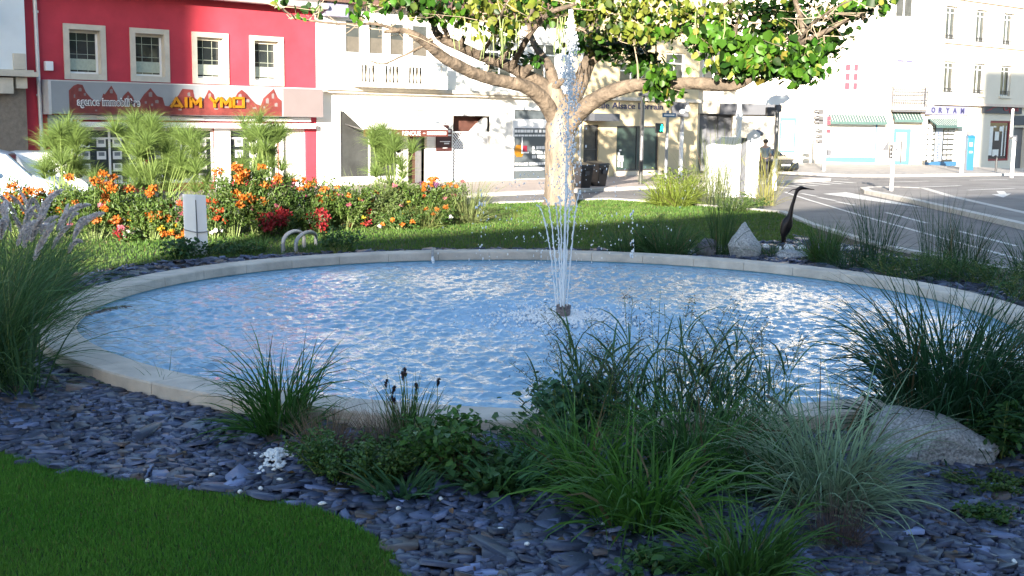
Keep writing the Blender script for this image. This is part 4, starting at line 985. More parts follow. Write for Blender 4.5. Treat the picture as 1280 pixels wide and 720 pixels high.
# ================================================================ STREET FURNITURE
def pole(name,px,pyb,pyt,w,label,m='steel',m2=None,split=None,cat='post'):
    b=gp(px,pyb); top_=ay(px,pyt,b.y); t=thing(name,b,label,cat); r=w/2*b.y/F
    if m2:
        s=ay(px,split,b.y).z; MB().tube([(b.x,b.y,0),(b.x,b.y,s)],r*1.02,12).build('lower_post',m2,t,smooth=True); MB().tube([(b.x,b.y,s),(b.x,b.y,top_.z)],r,12).build('upper_post',m,t,smooth=True)
    else: MB().tube([(b.x,b.y,0),(b.x,b.y,top_.z)],r,12).build('post',m,t,smooth=True)
    return t,b
def bx(par,name,m,px0,px1,py0,py1,y,th=.06,bev=.01,dy=0):
    a=ay(px0,py1,y); b=ay(px1,py0,y); mb=MB(); mb.box(Fr((0,y+dy),(1,0)),min(a.x,b.x),max(a.x,b.x),-th/2,th/2,min(a.z,b.z),max(a.z,b.z)); return mb.build(name,m,par,bevel=bev)
t,b=pole('lamp_post',800.5,234,118,5,'grey metal lamp post with short flat arm right of the bins','steel','darkmetal',200,'lamp post')
mb=MB(); a=ay(800,119,b.y); e=ay(832,121,b.y); mb.hexa([(a.x-.05,b.y-.12,a.z-.02),(e.x,b.y-.09,e.z-.05),(e.x,b.y+.09,e.z-.05),(a.x-.05,b.y+.12,a.z-.02),(a.x-.05,b.y-.12,a.z+.08),(e.x,b.y-.09,e.z+.05),(e.x,b.y+.09,e.z+.05),(a.x-.05,b.y+.12,a.z+.08)]); mb.build('lamp_arm','sign_slate',t)
t,b=pole('signal_post',831.5,238,138,4,'thin grey post carrying a blue street sign and a green walking signal','galv',None,None,'signal post')
bx(t,'street_sign','blue_paint',828,845,141.5,146.5,b.y-.05,.03,0); bx(t,'sign_print','letter_white',830,843,143.2,144.8,b.y-.07,.004,0)
hd_=bx(t,'signal_head','darkmetal',819,829,154,166,b.y-.1,.2,.03)
g0=ay(827.3,160,b.y-.22); 
mb=MB()
k=b.y/F
mb.ball((g0.x,g0.y,g0.z+3.6*k),1.2*k,(1,.3,1),1); mb.tube([(g0.x,g0.y,g0.z+2.2*k),(g0.x,g0.y,g0.z-.8*k)],1.5*k,8); mb.tube([(g0.x,g0.y,g0.z-.5*k),(g0.x-1.8*k,g0.y,g0.z-4*k)],.7*k,6); mb.tube([(g0.x,g0.y,g0.z-.5*k),(g0.x+1.8*k,g0.y,g0.z-4*k)],.7*k,6); mb.tube([(g0.x,g0.y,g0.z+2*k),(g0.x+2.2*k,g0.y,g0.z-.2*k)],.6*k,6)
mb.build('walking_figure','lamp_green',hd_)
t,b=pole('sign_post',850,228,140,5,'grey and white post carrying a broad grey box seen from behind','galv','whitepaint',165,'sign post')
bx(t,'grey_box','sign_slate',839,861,128,146,b.y-.1,.25,.03); 
p=ay(853,139,b.y-.28); mb=MB(); mb.ball(p,.10,(1.2,.4,1),2); mb.ball(p+Vector((.22,.02,.12)),.13,(.8,.3,1.1),2); mb.build('lamp_hood','whitepaint',t,smooth=True)
# white cabinet and boards
y0=gp(915,247).y; cab=thing('utility_cabinet',gp(903,246),'big plain white cabinet with slanted corner standing in the tall grass','cabinet')
Fc=Fr((0,y0),(1,0)); X=lambda px: ay(px,200,y0).x; Z=lambda py: ay(905,py,y0).z
MB().extr(Fc,[(X(885.5),0),(X(926),0),(X(926),Z(171)),(X(902),Z(171)),(X(885),Z(183))],-.55,0).build('body','whiteenamel',cab,bevel=.015)
mb=MB(); mb.box(Fc,X(889),X(923),0,.015,.12,Z(190)); mb.build('door','whiteenamel',cab)
mb=MB(); mb.box(Fc,X(920),X(921.5),.015,.04,Z(215),Z(207)); mb.build('handle','galv',cab)
wb=thing('display_board',gp(940,247),'tall plain white display board right of the white cabinet','board')
MB().extr(Fc,[(X(932.5),.0),(X(948.5),0),(X(949),Z(166)),(X(941),Z(161)),(X(932.5),Z(168))],-.12,.02).build('board','whiteenamel',wb,bevel=.01)
t=thing('grey_post',gp(929.5,247),'square grey post between the white cabinet and the display board','post')
MB().box(Fc,X(926.6),X(931.8),-.1,.08,0,Z(172)).build('post','sign_slate',t)
t=thing('white_post',gp(922,244),'white pole with rounded cap rising behind the white cabinet','post')
bq=gp(922,244); mb=MB().tube([(bq.x,bq.y+.3,0),(bq.x,bq.y+.3,ay(922,150,bq.y).z)],.09,12); mb.build('post','whitepaint',t,smooth=True); z=ay(922,150,bq.y).z
MB().lathe((bq.x,bq.y+.3,z),[(.13,0),(.13,.15),(.08,.35),(.07,.62),(.03,.68)],12).build('cap','whitepaint',t,smooth=True)
# signal with the white sign (967)
t,b=pole('traffic_signal',967.5,238,128,5.5,'traffic signal on white post with a black hood, left of the parked dark car','steel','whitepaint',198,'traffic signal')
hd_=bx(t,'signal_head','darkmetal',957,968,134,146,b.y-.05,.25,.04); bx(t,'signal_back','sign_slate',968.5,977,131,140,b.y,.2,.03)
mb=MB(); Fb=Fr((0,b.y-.1),(1,0)); pts=[(957,131),(958,126),(963,121),(970,118.5),(977,120),(984,118),(988,123),(980,129),(972,131)]
mb.extr(Fb,[(ay(x,y_,b.y-.1).x,ay(x,y_,b.y-.1).z) for x,y_ in pts][::-1],-.02,.02); mb.build('white_sign','whitepaint',t)
sg_=thing('small_signal',gp(947,240),'small grey signal head turned sideways above the display board','signal')
bq=gp(947,240); MB().tube([(bq.x-.02,bq.y+.6,0),(bq.x-.02,bq.y+.6,ay(946,172,bq.y).z)],.045,8).build('post','whitepaint',sg_); 
p=ay(946,165,bq.y+.6); MB().tube([p+Vector((-.12,0,-.05)),p+Vector((.02,0,0)),p+Vector((.2,-.1,-.08))],[.09,.1,.07],10).build('head','steel',sg_,smooth=True)
# big traffic light (1029)
t,b=pole('traffic_light',1029.5,216,118,3.6,'traffic light on slim post before the left shop, visors pointing left','galv','whitepaint',190,'traffic light')
mb=MB(); hx=[]
for py in (140,148,153): 
    p=ay(1026,py,b.y); mb.box(Fr((0,b.y),(1,0)),p.x-.12,p.x+.1,-.12,.12,p.z-.12,p.z+.12); mb.tube([p+Vector((-.1,0,.03)),p+Vector((-.32,0,-.0))],[.12,.09],10)
for py in (164,171,177):
    p=ay(1025.5,py,b.y); mb.box(Fr((0,b.y),(1,0)),p.x-.08,p.x+.1,-.1,.1,p.z-.1,p.z+.1); mb.tube([p+Vector((-.06,0,.03)),p+Vector((-.24,0,.0))],[.10,.07],10)
mb.build('signal_head','darkmetal',t)
mb=MB()
for (x,y_) in ((1035.5,148),(1035.5,153.5),(1036,164)):
    p=ay(x,y_,b.y-.05); mb.box(Fr((0,b.y-.05),(1,0)),p.x-.07,p.x+.09,-.05,.05,p.z-.1,p.z+.1)
mb.build('red_box','letter_red',t)
p=ay(1036.5,191,b.y); mb=MB(); mb.box(Fr((0,b.y),(1,0)),p.x-.1,p.x+.08,-.1,.1,p.z-.15,p.z+.15); mb.build('push_box','sign_slate',t)
# island light (1114)
t,b=pole('traffic_light',1113.7,243,178,4.4,'small traffic light with triangular sign backs on the island tip','whitepaint',None,None,'traffic light')
hd_=bx(t,'signal_head','bin_dark',1111.2,1116,181,198,b.y-.1,.14,.02)
mb=MB()
for py,mn in ((184.5,0),(190,0),(195,0)):
    p=ay(1113.6,py,b.y-.18); mb.lathe((p.x,p.y,p.z),[(.001,-.001),(.001,.001)],4); mb.ball(p,.035,(1,.3,1),1)
mb.build('lens','galv',hd_)
mb=MB(); Fb=Fr((0,b.y+.02),(1,0)); tri=lambda pts: [(ay(x,y_,b.y).x,ay(x,y_,b.y).z) for x,y_ in pts]
mb.extr(Fb,tri([(1103,188),(1111,188),(1111.5,175)]),-.02,.02); mb.extr(Fb,tri([(1117,189),(1122.5,188),(1117,176)]),-.02,.02); mb.build('sign_back','sign_slate',t)
# parking machine
b=gp(1212,215,-.0); t=thing('parking_machine',b,'bright blue slim parking machine on the far pavement','parking machine')
y=b.y; Fq=Fr((0,y),(1,0)); x0,x1=ay(1208.5,190,y).x,ay(1217.5,190,y).x; z0=.06; z1=ay(1212,171,y).z
mb=MB(); mb.box(Fq,x0,x1,-.3,.05,z0,z1-.05); mb.hexa([(x0-.03,y-.08,z1-.05),(x1+.03,y-.08,z1-.05),(x1+.03,y+.33,z1-.05),(x0-.03,y+.33,z1-.05),(x0+.02,y-.02,z1+.05),(x1-.02,y-.02,z1+.05),(x1-.02,y+.25,z1+.12),(x0+.02,y+.25,z1+.12)]); mb.build('body','blue_machine',t,bevel=.01)
mb=MB(); mb.box(Fq,x0+.08,x1-.12,.05,.07,z1-.5,z1-.3); mb.box(Fq,x0+.1,x1-.1,.05,.07,z1-.85,z1-.75); mb.lathe((0,0,0),[(.0,0),(.0,.01)],3); mb.build('screen','bluegrey_board',t)
p=ay(1207,167,y); pts=[(ay(x,y_,y).x,ay(x,y_,y).z) for x,y_ in ((1205,165),(1216,164),(1212,170))]; MB().extr(Fq,pts[::-1],.0,.04).build('sign','steel',t)
t=thing('info_panel',gp(1204,216),'dark grey side panel standing left of the blue parking machine','panel'); MB().extr(Fq,[(ay(x,y_,y).x,ay(x,y_,y).z) for x,y_ in ((1200.5,215),(1207.3,215),(1207.3,188),(1200.5,184))],.0,.1).build('panel','sign_slate',t)
t,b=pole('white_pole',1201.5,219,147,4.5,'plain white pole left of the blue parking machine','whitepaint'); bx(t,'sign_plate','whitepaint',1197,1208,146,158,b.y-.05,.03,0)
t,b=pole('signal_pole',1264.5,222,172,4.5,'white pole with a long white sign in front of the red framed shop','whitepaint',cat='pole'); bx(t,'long_sign','whitepaint',1262.5,1267.5,136,170,b.y-.05,.05,0); p=ay(1266,173,b.y); MB().tube([p+Vector((-.15,0,.05)),p+Vector((.15,0,.08)),p+Vector((.1,-.1,-.15))],.08,8).build('signal_head','steel',t)
t,b=pole('iron_post',1244.5,217,197,2.6,'short dark iron post on the pavement before the red framed shop','darkmetal'); p=ay(1244.5,196,b.y); MB().ball(p,.09,(1,1,1),2).build('finial','darkmetal',t,smooth=True)
# bins
for i,(x0,x1,yt,yb,lab) in enumerate([(719,739,205,239,'dark wheelie bin beside the tree trunk, the left of the pair'),(738,758,203,237,'dark wheelie bin with lid turned right, the right of the pair')]):
    b=gp((x0+x1)/2,yb); y=b.y; k=y/F; t=thing('wheelie_bin',b,lab,'wheelie bin','wheelie bins on the pavement'); w=(x1-x0)*k; h=(yb-yt)*k
    c,s=math.cos(.5+i*.25),math.sin(.5+i*.25)
    def R(u,v,z): return (b.x+u*c-v*s,y+.3+u*s+v*c,z+.03)
    a,d=w*.40,w*.42; a2,d2=w*.46,w*.52
    mb=MB(); mb.hexa([R(-a*.85,-d*.8,.06),R(a*.85,-d*.8,.06),R(a*.85,d*.7,.06),R(-a*.85,d*.7,.06),R(-a2,-d2,h*.86),R(a2,-d2,h*.86),R(a2,d2,h*.9),R(-a2,d2,h*.9)]); mb.build('body','bin_dark',t,bevel=.03)
    mb=MB(); mb.hexa([R(-a2*1.06,-d2*1.1,h*.87),R(a2*1.06,-d2*1.1,h*.87),R(a2*1.06,d2*1.25,h*.91),R(-a2*1.06,d2*1.25,h*.91),R(-a2*.98,-d2*1.02,h*.93),R(a2*.98,-d2*1.02,h*.93),R(a2*.98,d2*1.25,h*1.0),R(-a2*.98,d2*1.25,h*1.0)]); mb.build('lid','bin_dark',t,bevel=.02)
    mb=MB(); mb.tube([R(-a2*.8,d2*1.35,h*.92),R(a2*.8,d2*1.35,h*.92)],.025,8); mb.build('handle','bin_dark',t)
    for u in (-1,1):
        mb=MB(); mb.tube([R(u*a2*.9,d*.75,.1),R(u*a2*1.12,d*.75,.1)],.12,14); mb.build('wheel','rubber',t)
    mb=MB(); mb.hexa([R(-a*.35,-d2*1.0-.012,h*.55),R(a*.35,-d2*1.0-.012,h*.55),R(a*.35,-d2*.9,h*.55),R(-a*.35,-d2*.9,h*.55),R(-a*.35,-d2*1.06-.012,h*.7),R(a*.35,-d2*1.06-.012,h*.7),R(a*.35,-d2*.95,h*.7),R(-a*.35,-d2*.95,h*.7)]); mb.build('sticker','sign_slate',t)
# ================================================================ CARS
def car(name,c,rot,L,Wd,Ht,m,label,van=False):
    t=thing(name,c,label,'car' if not van else 'van'); cs,sn=math.cos(rot),math.sin(rot)
    def R(u,v,z): return (c[0]+u*cs-v*sn,c[1]+u*sn+v*cs,c[2]+z)   # u: forwards, v: to its left
    hw=Wd/2
    if van: side=[(-.5,.30,1),(-.5,.55,1),(-.49,.95,.86),(-.40,1.0,.84),(.12,1.0,.84),(.22,.94,.86),(.36,.62,.95),(.47,.52,.97),(.5,.40,.97),(.5,.16,1),(.46,.12,1),(-.47,.12,1)]
    else: side=[(-.5,.36,.95),(-.495,.60,.95),(-.46,.66,.95),(-.33,.93,.80),(-.20,1.0,.76),(-.02,1.0,.76),(.08,.95,.78),(.22,.68,.9),(.36,.62,.92),(.46,.53,.92),(.495,.42,.92),(.5,.22,.95),(.47,.14,.96),(-.47,.14,.96)]
    ns=len(side); mb=MB(); vs=[]
    for lv in (-1,-.82,0,.82,1):
        for u,z,wf in side:
            k=1 if abs(lv)<1 else .97; vs.append(R(u*L*(.985 if abs(lv)==1 else 1),lv*hw*wf,(z if abs(lv)<.9 else z*.985)*Ht))
    fs=[(i*ns+k,i*ns+(k+1)%ns,(i+1)*ns+(k+1)%ns,(i+1)*ns+k) for i in range(4) for k in range(ns)]+[tuple(range(ns)),tuple(range(5*ns-1,4*ns-1,-1))]
    mb.add(vs,fs); body=mb.build('body',m,t,smooth=True)
    # glass
    mb=MB(); ws=[(.22,.69),(.085,.945)] if not van else [(.35,.64),(.225,.93)]
    (u0,z0),(u1,z1)=ws; n=Vector((R(1,0,0)))-Vector(R(0,0,0)); up=Vector((0,0,1)); off=(n*.7+up*.7)*.015
    mb.add([Vector(R(u0*L,-hw*.78,z0*Ht))+off,Vector(R(u0*L,hw*.78,z0*Ht))+off,Vector(R(u1*L,hw*.68,z1*Ht))+off,Vector(R(u1*L,-hw*.68,z1*Ht))+off,Vector(R(u0*L,-hw*.78,z0*Ht)),Vector(R(u0*L,hw*.78,z0*Ht)),Vector(R(u1*L,hw*.68,z1*Ht)),Vector(R(u1*L,-hw*.68,z1*Ht))],[(0,1,2,3),(0,4,5,1),(1,5,6,2),(2,6,7,3),(3,7,4,0)])
    mb.build('windscreen','glass_dark',t)
    for sd in (-1,1):
        mb=MB(); k=.90
        q=[(.17,.70),(-.36,.70),(-.28,.92),(.05,.93)] if not van else [(.28,.66),(-.42,.66),(-.42,.93),(.17,.93)]
        a=[R(u*L,sd*hw*(.935 if z<.8 else .79)*1.0,z*Ht) for u,z in q]; b_=[R(u*L,sd*hw*(.90 if z<.8 else .74),z*Ht) for u,z in q]
        mb.hexa(a+b_); mb.build('side_window','glass_dark',t)
        mb=MB(); mb.hexa([R(.475*L,sd*hw*.55,.42*Ht),R(.475*L,sd*hw*.88,.42*Ht),R(.44*L,sd*hw*.88,.42*Ht),R(.44*L,sd*hw*.55,.42*Ht),R(.47*L+.035,sd*hw*.55,.42*Ht),R(.475*L,sd*hw*.9,.42*Ht),R(.45*L,sd*hw*.9,.52*Ht),R(.45*L,sd*hw*.55,.52*Ht)])
        p=R(.475*L,sd*hw*.68,.46*Ht); mb=MB().ball(p,.13,(1,1,.6),2); mb.build('headlight','headlamp',t,smooth=True)
        mb=MB(); mb.ball(R(.16*L,sd*hw*1.08,.66*Ht),.09,(1,.8,.8),2); mb.build('mirror',m,t,smooth=True)
        for u in (-.31,.31):
            wh=MB().tube([R(u*L,sd*hw*.80,.31),R(u*L,sd*hw*1.0,.31)],.31,20); w_=wh.build('wheel','rubber',t,smooth=True)
            MB().tube([R(u*L,sd*hw*.99,.31),R(u*L,sd*hw*1.012,.31)],.19,14).build('rim','steel',w_)
    mb=MB(); mb.hexa([R(.497*L,-.26,.30*Ht),R(.497*L,.26,.30*Ht),R(.49*L,.26,.30*Ht),R(.49*L,-.26,.30*Ht),R(.503*L,-.26,.38*Ht),R(.503*L,.26,.38*Ht),R(.49*L,.26,.38*Ht),R(.49*L,-.26,.38*Ht)]); mb.build('number_plate','plate',t)
    mb=MB(); mb.hexa([R(.49*L,-hw*.5,.42*Ht),R(.49*L,hw*.5,.42*Ht),R(.47*L,hw*.5,.42*Ht),R(.47*L,-hw*.5,.42*Ht),R(.497*L,-hw*.5,.49*Ht),R(.497*L,hw*.5,.49*Ht),R(.47*L,hw*.5,.49*Ht),R(.47*L,-hw*.5,.49*Ht)]); mb.build('grille','darkmetal',t)
    return t
pc_=gp(984,217.5); car('parked_car',(pc_.x-.85,pc_.y+2.0,0),math.radians(-66),4.0,1.66,1.22,'car_dark','dark parked car facing the viewer beyond the traffic signal')
# white car behind the flowers: body spans px 15..105, roofline px 188
yv=29.5; xa,xb=ay(14,200,yv).x,ay(107,200,yv).x
car('white_car',((xa+xb)/2,yv,0),math.atan2(_t[1],_t[0])-.5,abs(xb-xa)*1.12,1.7,1.52,'car_white','bright white parked car seen through the papyrus at the left',True)
car('blue_van',(ay(-38,200,27.5).x,27.5,0),math.atan2(_t[1],_t[0])-.45,3.9,1.75,1.62,'car_blue','pale blue parked van at the left edge of the picture',True)
# ================================================================ PERSON
pb_=gp(955,226); y=pb_.y; hgt=1.72; px_=pb_.x
PS=thing('person',pb_,'person in pale shirt and dark trousers standing by the display board, back turned','person')
S_=hgt/1.75
def V_(x,z,r,yy=0): return (px_+x*S_,y+yy*S_,z*S_,r*S_)
ch=[V_(0,.95,.135),V_(0,1.1,.125),V_(0,1.28,.15),V_(0,1.43,.13),V_(0,1.52,.06),V_(0,1.58,.06),
    V_(-.17,1.42,.06),V_(-.23,1.16,.045),V_(-.22,.92,.035,.06),V_(-.22,.84,.04,.08),
    V_(.17,1.42,.06),V_(.24,1.16,.045),V_(.21,.93,.035,.08),V_(.20,.85,.04,.1),
    V_(-.09,.88,.085),V_(-.10,.5,.06,-.02),V_(-.10,.1,.045,.02),V_(-.11,.035,.04,.1),
    V_(.09,.88,.085),V_(.11,.5,.06,.0),V_(.12,.1,.045,.04),V_(.13,.035,.04,.12),V_(0,1.66,.095),V_(0,1.74,.07)]
ed=[(0,1),(1,2),(2,3),(3,4),(4,5),(5,22),(22,23),(3,6),(6,7),(7,8),(8,9),(3,10),(10,11),(11,12),(12,13),(0,14),(14,15),(15,16),(16,17),(0,18),(18,19),(19,20),(20,21)]
me=skinmesh('body',ch,ed,'skin'); link('body',me,PS)
sel=[0,1,2,3,6,7,10,11]
rm={k:i for i,k in enumerate(sel)}
def grow(k,f): c=ch[k]; return (*c[:3],c[3]*f+.008)
me=skinmesh('shirt',[grow(k,1.08) for k in sel],[(rm[a],rm[b]) for a,b in ed if a in rm and b in rm],'shirt'); link('shirt',me,PS)
sel=[0,14,15,16,18,19,20]; rm={k:i for i,k in enumerate(sel)}
me=skinmesh('trousers',[grow(k,1.12) for k in sel],[(rm[a],rm[b]) for a,b in ed if a in rm and b in rm],'trousers'); link('trousers',me,PS)
mb=MB().ball((px_,y-.0,1.69*S_),.108*S_,(1,1.05,1.05),3); mb.v=[(v[0],v[1]-.015,max(v[2],1.63*S_)) for v in mb.v]; mb.build('hair','hair',PS,smooth=True)
# ================================================================ SLATE CHIPS
def chips(name,n,region,zfn,size,seed):
    rg=np.random.default_rng(seed); pts=[]
    xs=[p[0] for p in region]; ys=[p[1] for p in region]
    while sum(len(p) for p in pts)<n:
        c=np.stack([rg.uniform(min(xs),max(xs),n),rg.uniform(min(ys),max(ys),n)],1)
        c=c[inpoly(c,region)]; c=c[np.hypot(c[:,0]-PC.x,c[:,1]-PC.y)>RO+.03]; pts.append(c)
    c=np.concatenate(pts)[:n]; k=7
    s=size*rg.lognormal(0,.45,n); asp=rg.uniform(.5,.95,n); rot=rg.uniform(0,6.28,n); tx=rg.normal(0,.15,n); ty=rg.normal(-.05,.16,n); th=rg.uniform(.006,.016,n)
    a=np.sort(rg.uniform(0,2*np.pi,(n,k))*.35+np.linspace(0,2*np.pi,k,endpoint=False)[None]*1.0,1); r=rg.uniform(.72,1.1,(n,k))
    u=np.cos(a)*r*s[:,None]; v=np.sin(a)*r*(s*asp)[:,None]; x=u*np.cos(rot)[:,None]-v*np.sin(rot)[:,None]; y=u*np.sin(rot)[:,None]+v*np.cos(rot)[:,None]
    zb=zfn(c)+rg.uniform(.0,.035,n); z=zb[:,None]+x*tx[:,None]+y*ty[:,None]
    top=np.stack([c[:,:1]+x,c[:,1:]+y,z+th[:,None]],-1); bot=np.stack([c[:,:1]+x*1.03,c[:,1:]+y*1.03,z-.012],-1)
    cen=top.mean(1,keepdims=True)
    V=np.concatenate([cen,top,bot],1).reshape(-1,3); b=(np.arange(n)*(2*k+1))[:,None]
    i=np.arange(k); j=(i+1)%k
    T=np.concatenate([np.stack([b+0+0*i,b+1+i,b+1+j],-1).reshape(-1,3),np.stack([b+1+i,b+1+k+i,b+1+k+j],-1).reshape(-1,3),np.stack([b+1+i,b+1+k+j,b+1+j],-1).reshape(-1,3)])
    base=np.array([.055,.069,.122])*rg.lognormal(0,.45,(n,1)); br=rg.random(n)<.07; base[br]=np.array([.10,.075,.07])*rg.lognormal(0,.2,(br.sum(),1)); li=rg.random(n)<.05; base[li]*=1.7
    C=np.repeat(base,2*k+1,0)
    tag(link(name,npmesh(name,'slate',V,T,C),None),'loose blue grey slate chips '+('covering the ground before the pool' if seed==1 else 'along the far side of the pool'),'slate chips',kind='stuff')
near_reg=[tuple(gp(*p)[:2]) for p in front_edge]+[(.2,5.2),(5.4,5.4),(6.6,9),(7.4,12.0),(6.4,14),(-5.6,14),(-6.4,11.6)]
chips('slate_chips',23000,near_reg,lambda c: .02+.05*np.clip(1-(np.hypot(c[:,0]-PC.x,c[:,1]-PC.y)-RO)/1.2,0,1),.058,1)
far_reg=[G2(988,300),(6.2,26),(7.0,24),(7.6,20),(7.4,14),(4,18),(-5.6,14),(-7.2,17.4)]+[G2(*p) for p in inner]
chips('slate_chips',3600,far_reg,lambda c: .02+0*c[:,0],.075,2)
# ================================================================ LAWN GRASS
def lawn(name,n,poly,L,w,cols,lab,seed,clipbox=None):
    rg=np.random.default_rng(seed); P=np.array(poly); lo,hi=P.min(0),P.max(0)
    if clipbox: lo=np.maximum(lo,clipbox[0]); hi=np.minimum(hi,clipbox[1])
    c=rg.uniform(lo,hi,(int(n*3),2)); c=c[inpoly(c,poly)]; c=c[np.hypot(c[:,0]-PC.x,c[:,1]-PC.y)>RO+.06][:n]; n=len(c)
    base=np.concatenate([c,np.full((n,1),.028)],1)
    pat=.5+.5*np.sin(c[:,0]*2.3+np.sin(c[:,1]*1.7)*2)*np.sin(c[:,1]*2.9+1.3*np.sin(c[:,0]*1.1)); pat=np.clip(pat+rg.normal(0,.25,n),0,1)[:,None]; wear=np.clip(np.sin(c[:,0]*.9+c[:,1]*2.1+1)*np.sin(c[:,1]*1.3-c[:,0]*.6),0,1)[:,None]
    col=np.array(cols[0])*(1-pat)+np.array(cols[1])*pat; col=col*(1-.35*wear)+np.array([.13,.17,.05])*.35*wear
    dry=rg.random(n)<.05; col[dry]=[.16,.14,.055]
    b=NB(); b.blades(base,L*rg.uniform(.55,1.25,n),rg.uniform(0,6.28,n),rg.uniform(0,.5,n),rg.uniform(.1,.9,n),w*rg.uniform(.7,1.3,n),col,seg=2,cvar=.22)
    o=b.build(name,'blade'); tag(o,lab,'grass',kind='stuff')
lawn('grass',95000,lawn_front,.042,.0055,[(.040,.105,.016),(.062,.14,.024)],'short mown green grass of the front lawn','', ) if False else None
lawn('grass',150000,lawn_front,.036,.0052,[(.08,.24,.028),(.12,.285,.038)],'short mown green grass of the front lawn',1,((-4.6,5.6),(.2,9.6)))
lawn('grass',90000,lawn_far,.06,.016,[(.060,.135,.022),(.10,.175,.034)],'short mown green grass of the lawn behind the pool',2,((-12,17),(8,38)))
# ================================================================ GRASS CLUMPS
def clump(label,px,py,hp,wp,n,col,w,cat='grass clump',name='grass_clump',th=(.05,.28),kap=(.5,1.3),rad=.1,seg=5,tip=None,cvar=.38,group=None,base=None,old=.06,lenv=(.6,1.05),skirt=.32):
    b0=base if base is not None else gp(px,py); k=b0.y/F; h=hp*k; wd=wp*k
    a=U(0,6.28,n); r=np.sqrt(U(0,1,n))*(rad+wd*.18)
    B=np.stack([b0.x+r*np.cos(a),b0.y+r*np.sin(a)*.9,np.full(n,.02)],1)
    az=a+RNG.normal(0,.75,n); t=np.clip(np.abs(RNG.normal(0,1,n))/2.2,0,1)
    th0=th[0]+(th[1]-th[0])*t; kp=kap[0]+(kap[1]-kap[0])*U(0,1,n)
    L=h*U(*lenv,n)*1.18
    sk=RNG.random(n)<skirt; th0=np.where(sk,U(.55,1.2,n),th0); kp=np.where(sk,U(.6,1.7,n),kp); L=np.where(sk,L*U(.55,.9,n),L)
    c=np.broadcast_to(np.array(col),(n,3)).copy(); o=RNG.random(n)<old; c[o]=np.array([.17,.13,.07])*U(.6,1.1,(o.sum(),1))
    nb=NB(); nb.blades(B,L,az,th0,kp,w*U(.6,1.25,n),c,seg,cvar,tip,1.3)
    root=thing(name,(b0.x,b0.y,0),label,cat,group); nb.build('blades','blade',root,smooth=True)
    return root,b0,k
def bush(label,px,py,hp,wp,n,size,col,name='leafy_plant',cat='plant',m='leaf',asp=.7,base=None,stems=10,up=.5,cvar=.3,group=None,shape=.6,droop=.2):
    b0=base if base is not None else gp(px,py); k=b0.y/F; h=hp*k; wd=wp*k
    root=thing(name,(b0.x,b0.y,0),label,cat,group); nb=NB()
    # leaves gather on stems fanning from the foot
    ns=max(stems,4); a=U(0,6.28,ns); rr=np.sqrt(U(.02,1,ns)); hh=h*U(.62,1.05,ns)*(1-.3*rr)
    tipx=np.stack([b0.x+wd*rr*np.cos(a),b0.y+wd*rr*np.sin(a),hh],1)
    si=RNG.integers(0,ns,n); t=U(.12,1.05,n)**shape; foot=np.array([b0.x,b0.y,.02])+(tipx-np.array([b0.x,b0.y,0]))*np.array([.25,.25,0])
    mid=foot*.5+tipx*.5; mid[:,2]=tipx[:,2]*.62
    def bez(i,t): t=t[:,None]; return foot[i]*(1-t)**2+2*mid[i]*t*(1-t)+tipx[i]*t**2
    C=bez(si,t)+RNG.normal(0,1,(n,3))*size*np.array([.95,.95,.6]); C[:,2]=np.maximum(C[:,2],.03)
    dv=C-np.array([b0.x,b0.y,h*.3]); dv/=np.linalg.norm(dv,axis=1)[:,None]+1e-6
    nb.leaves(C,size*U(.55,1.25,n),col,cvar,up,asp,.22,dv+RNG.normal(0,.5,(n,3)),droop)
    nb.build('foliage',m,root)
    mb=MB(); 
    for i in range(min(ns,24)): mb.tube([foot[i],bez(np.array([i]),np.array([.35]))[0],bez(np.array([i]),np.array([.7]))[0],tipx[i]],[.008,.006,.005,.003],4)
    mb.build('stems','stem',root); return root,b0,k,tipx
def plume(par,base,L,az,th0,kap,r,col,n=230,name='plume'):
    """fuzzy seed head along a bending axis, with its stalk"""
    seg=10; P=np.array(base,float); axis=[P.copy()]; dirs=[]
    for i in range(seg):
        th=th0+kap*((i/seg)**1.3); d=np.array([math.cos(az)*math.sin(th),math.sin(az)*math.sin(th),math.cos(th)]); dirs.append(d); P=P+d*L/seg; axis.append(P.copy())
    axis=np.array(axis); dirs=np.array(dirs+[dirs[-1]]); t=U(0,1,n)*seg; i=t.astype(int).clip(0,seg-1); u=(t-i)[:,None]
    B=axis[i]*(1-u)+axis[i+1]*u; D=dirs[i]; rnd=RNG.normal(size=(n,3)); rnd-=D*(rnd*D).sum(1)[:,None]; rnd/=np.linalg.norm(rnd,axis=1)[:,None]
    prof=np.sin(np.clip(t/seg*.92+.08,0,1)*np.pi)**.6; hd=D*.8+rnd*.75; ln=(r*1.5*prof+.004)[:,None]
    sd=np.cross(hd,RNG.normal(size=(n,3))); sd/=np.linalg.norm(sd,axis=1)[:,None]; w=.0055
    V=np.stack([B-sd*w,B+sd*w,B+hd*ln+sd*w*.4,B+hd*ln-sd*w*.4],1).reshape(-1,3); Q=np.arange(n*4).reshape(n,4)
    C=np.repeat(np.array(col)*(1+U(-.3,.3,(n,1))),4,0); nb=NB(); nb.add(V,Q,C); return nb.build(name,'plume',par),axis
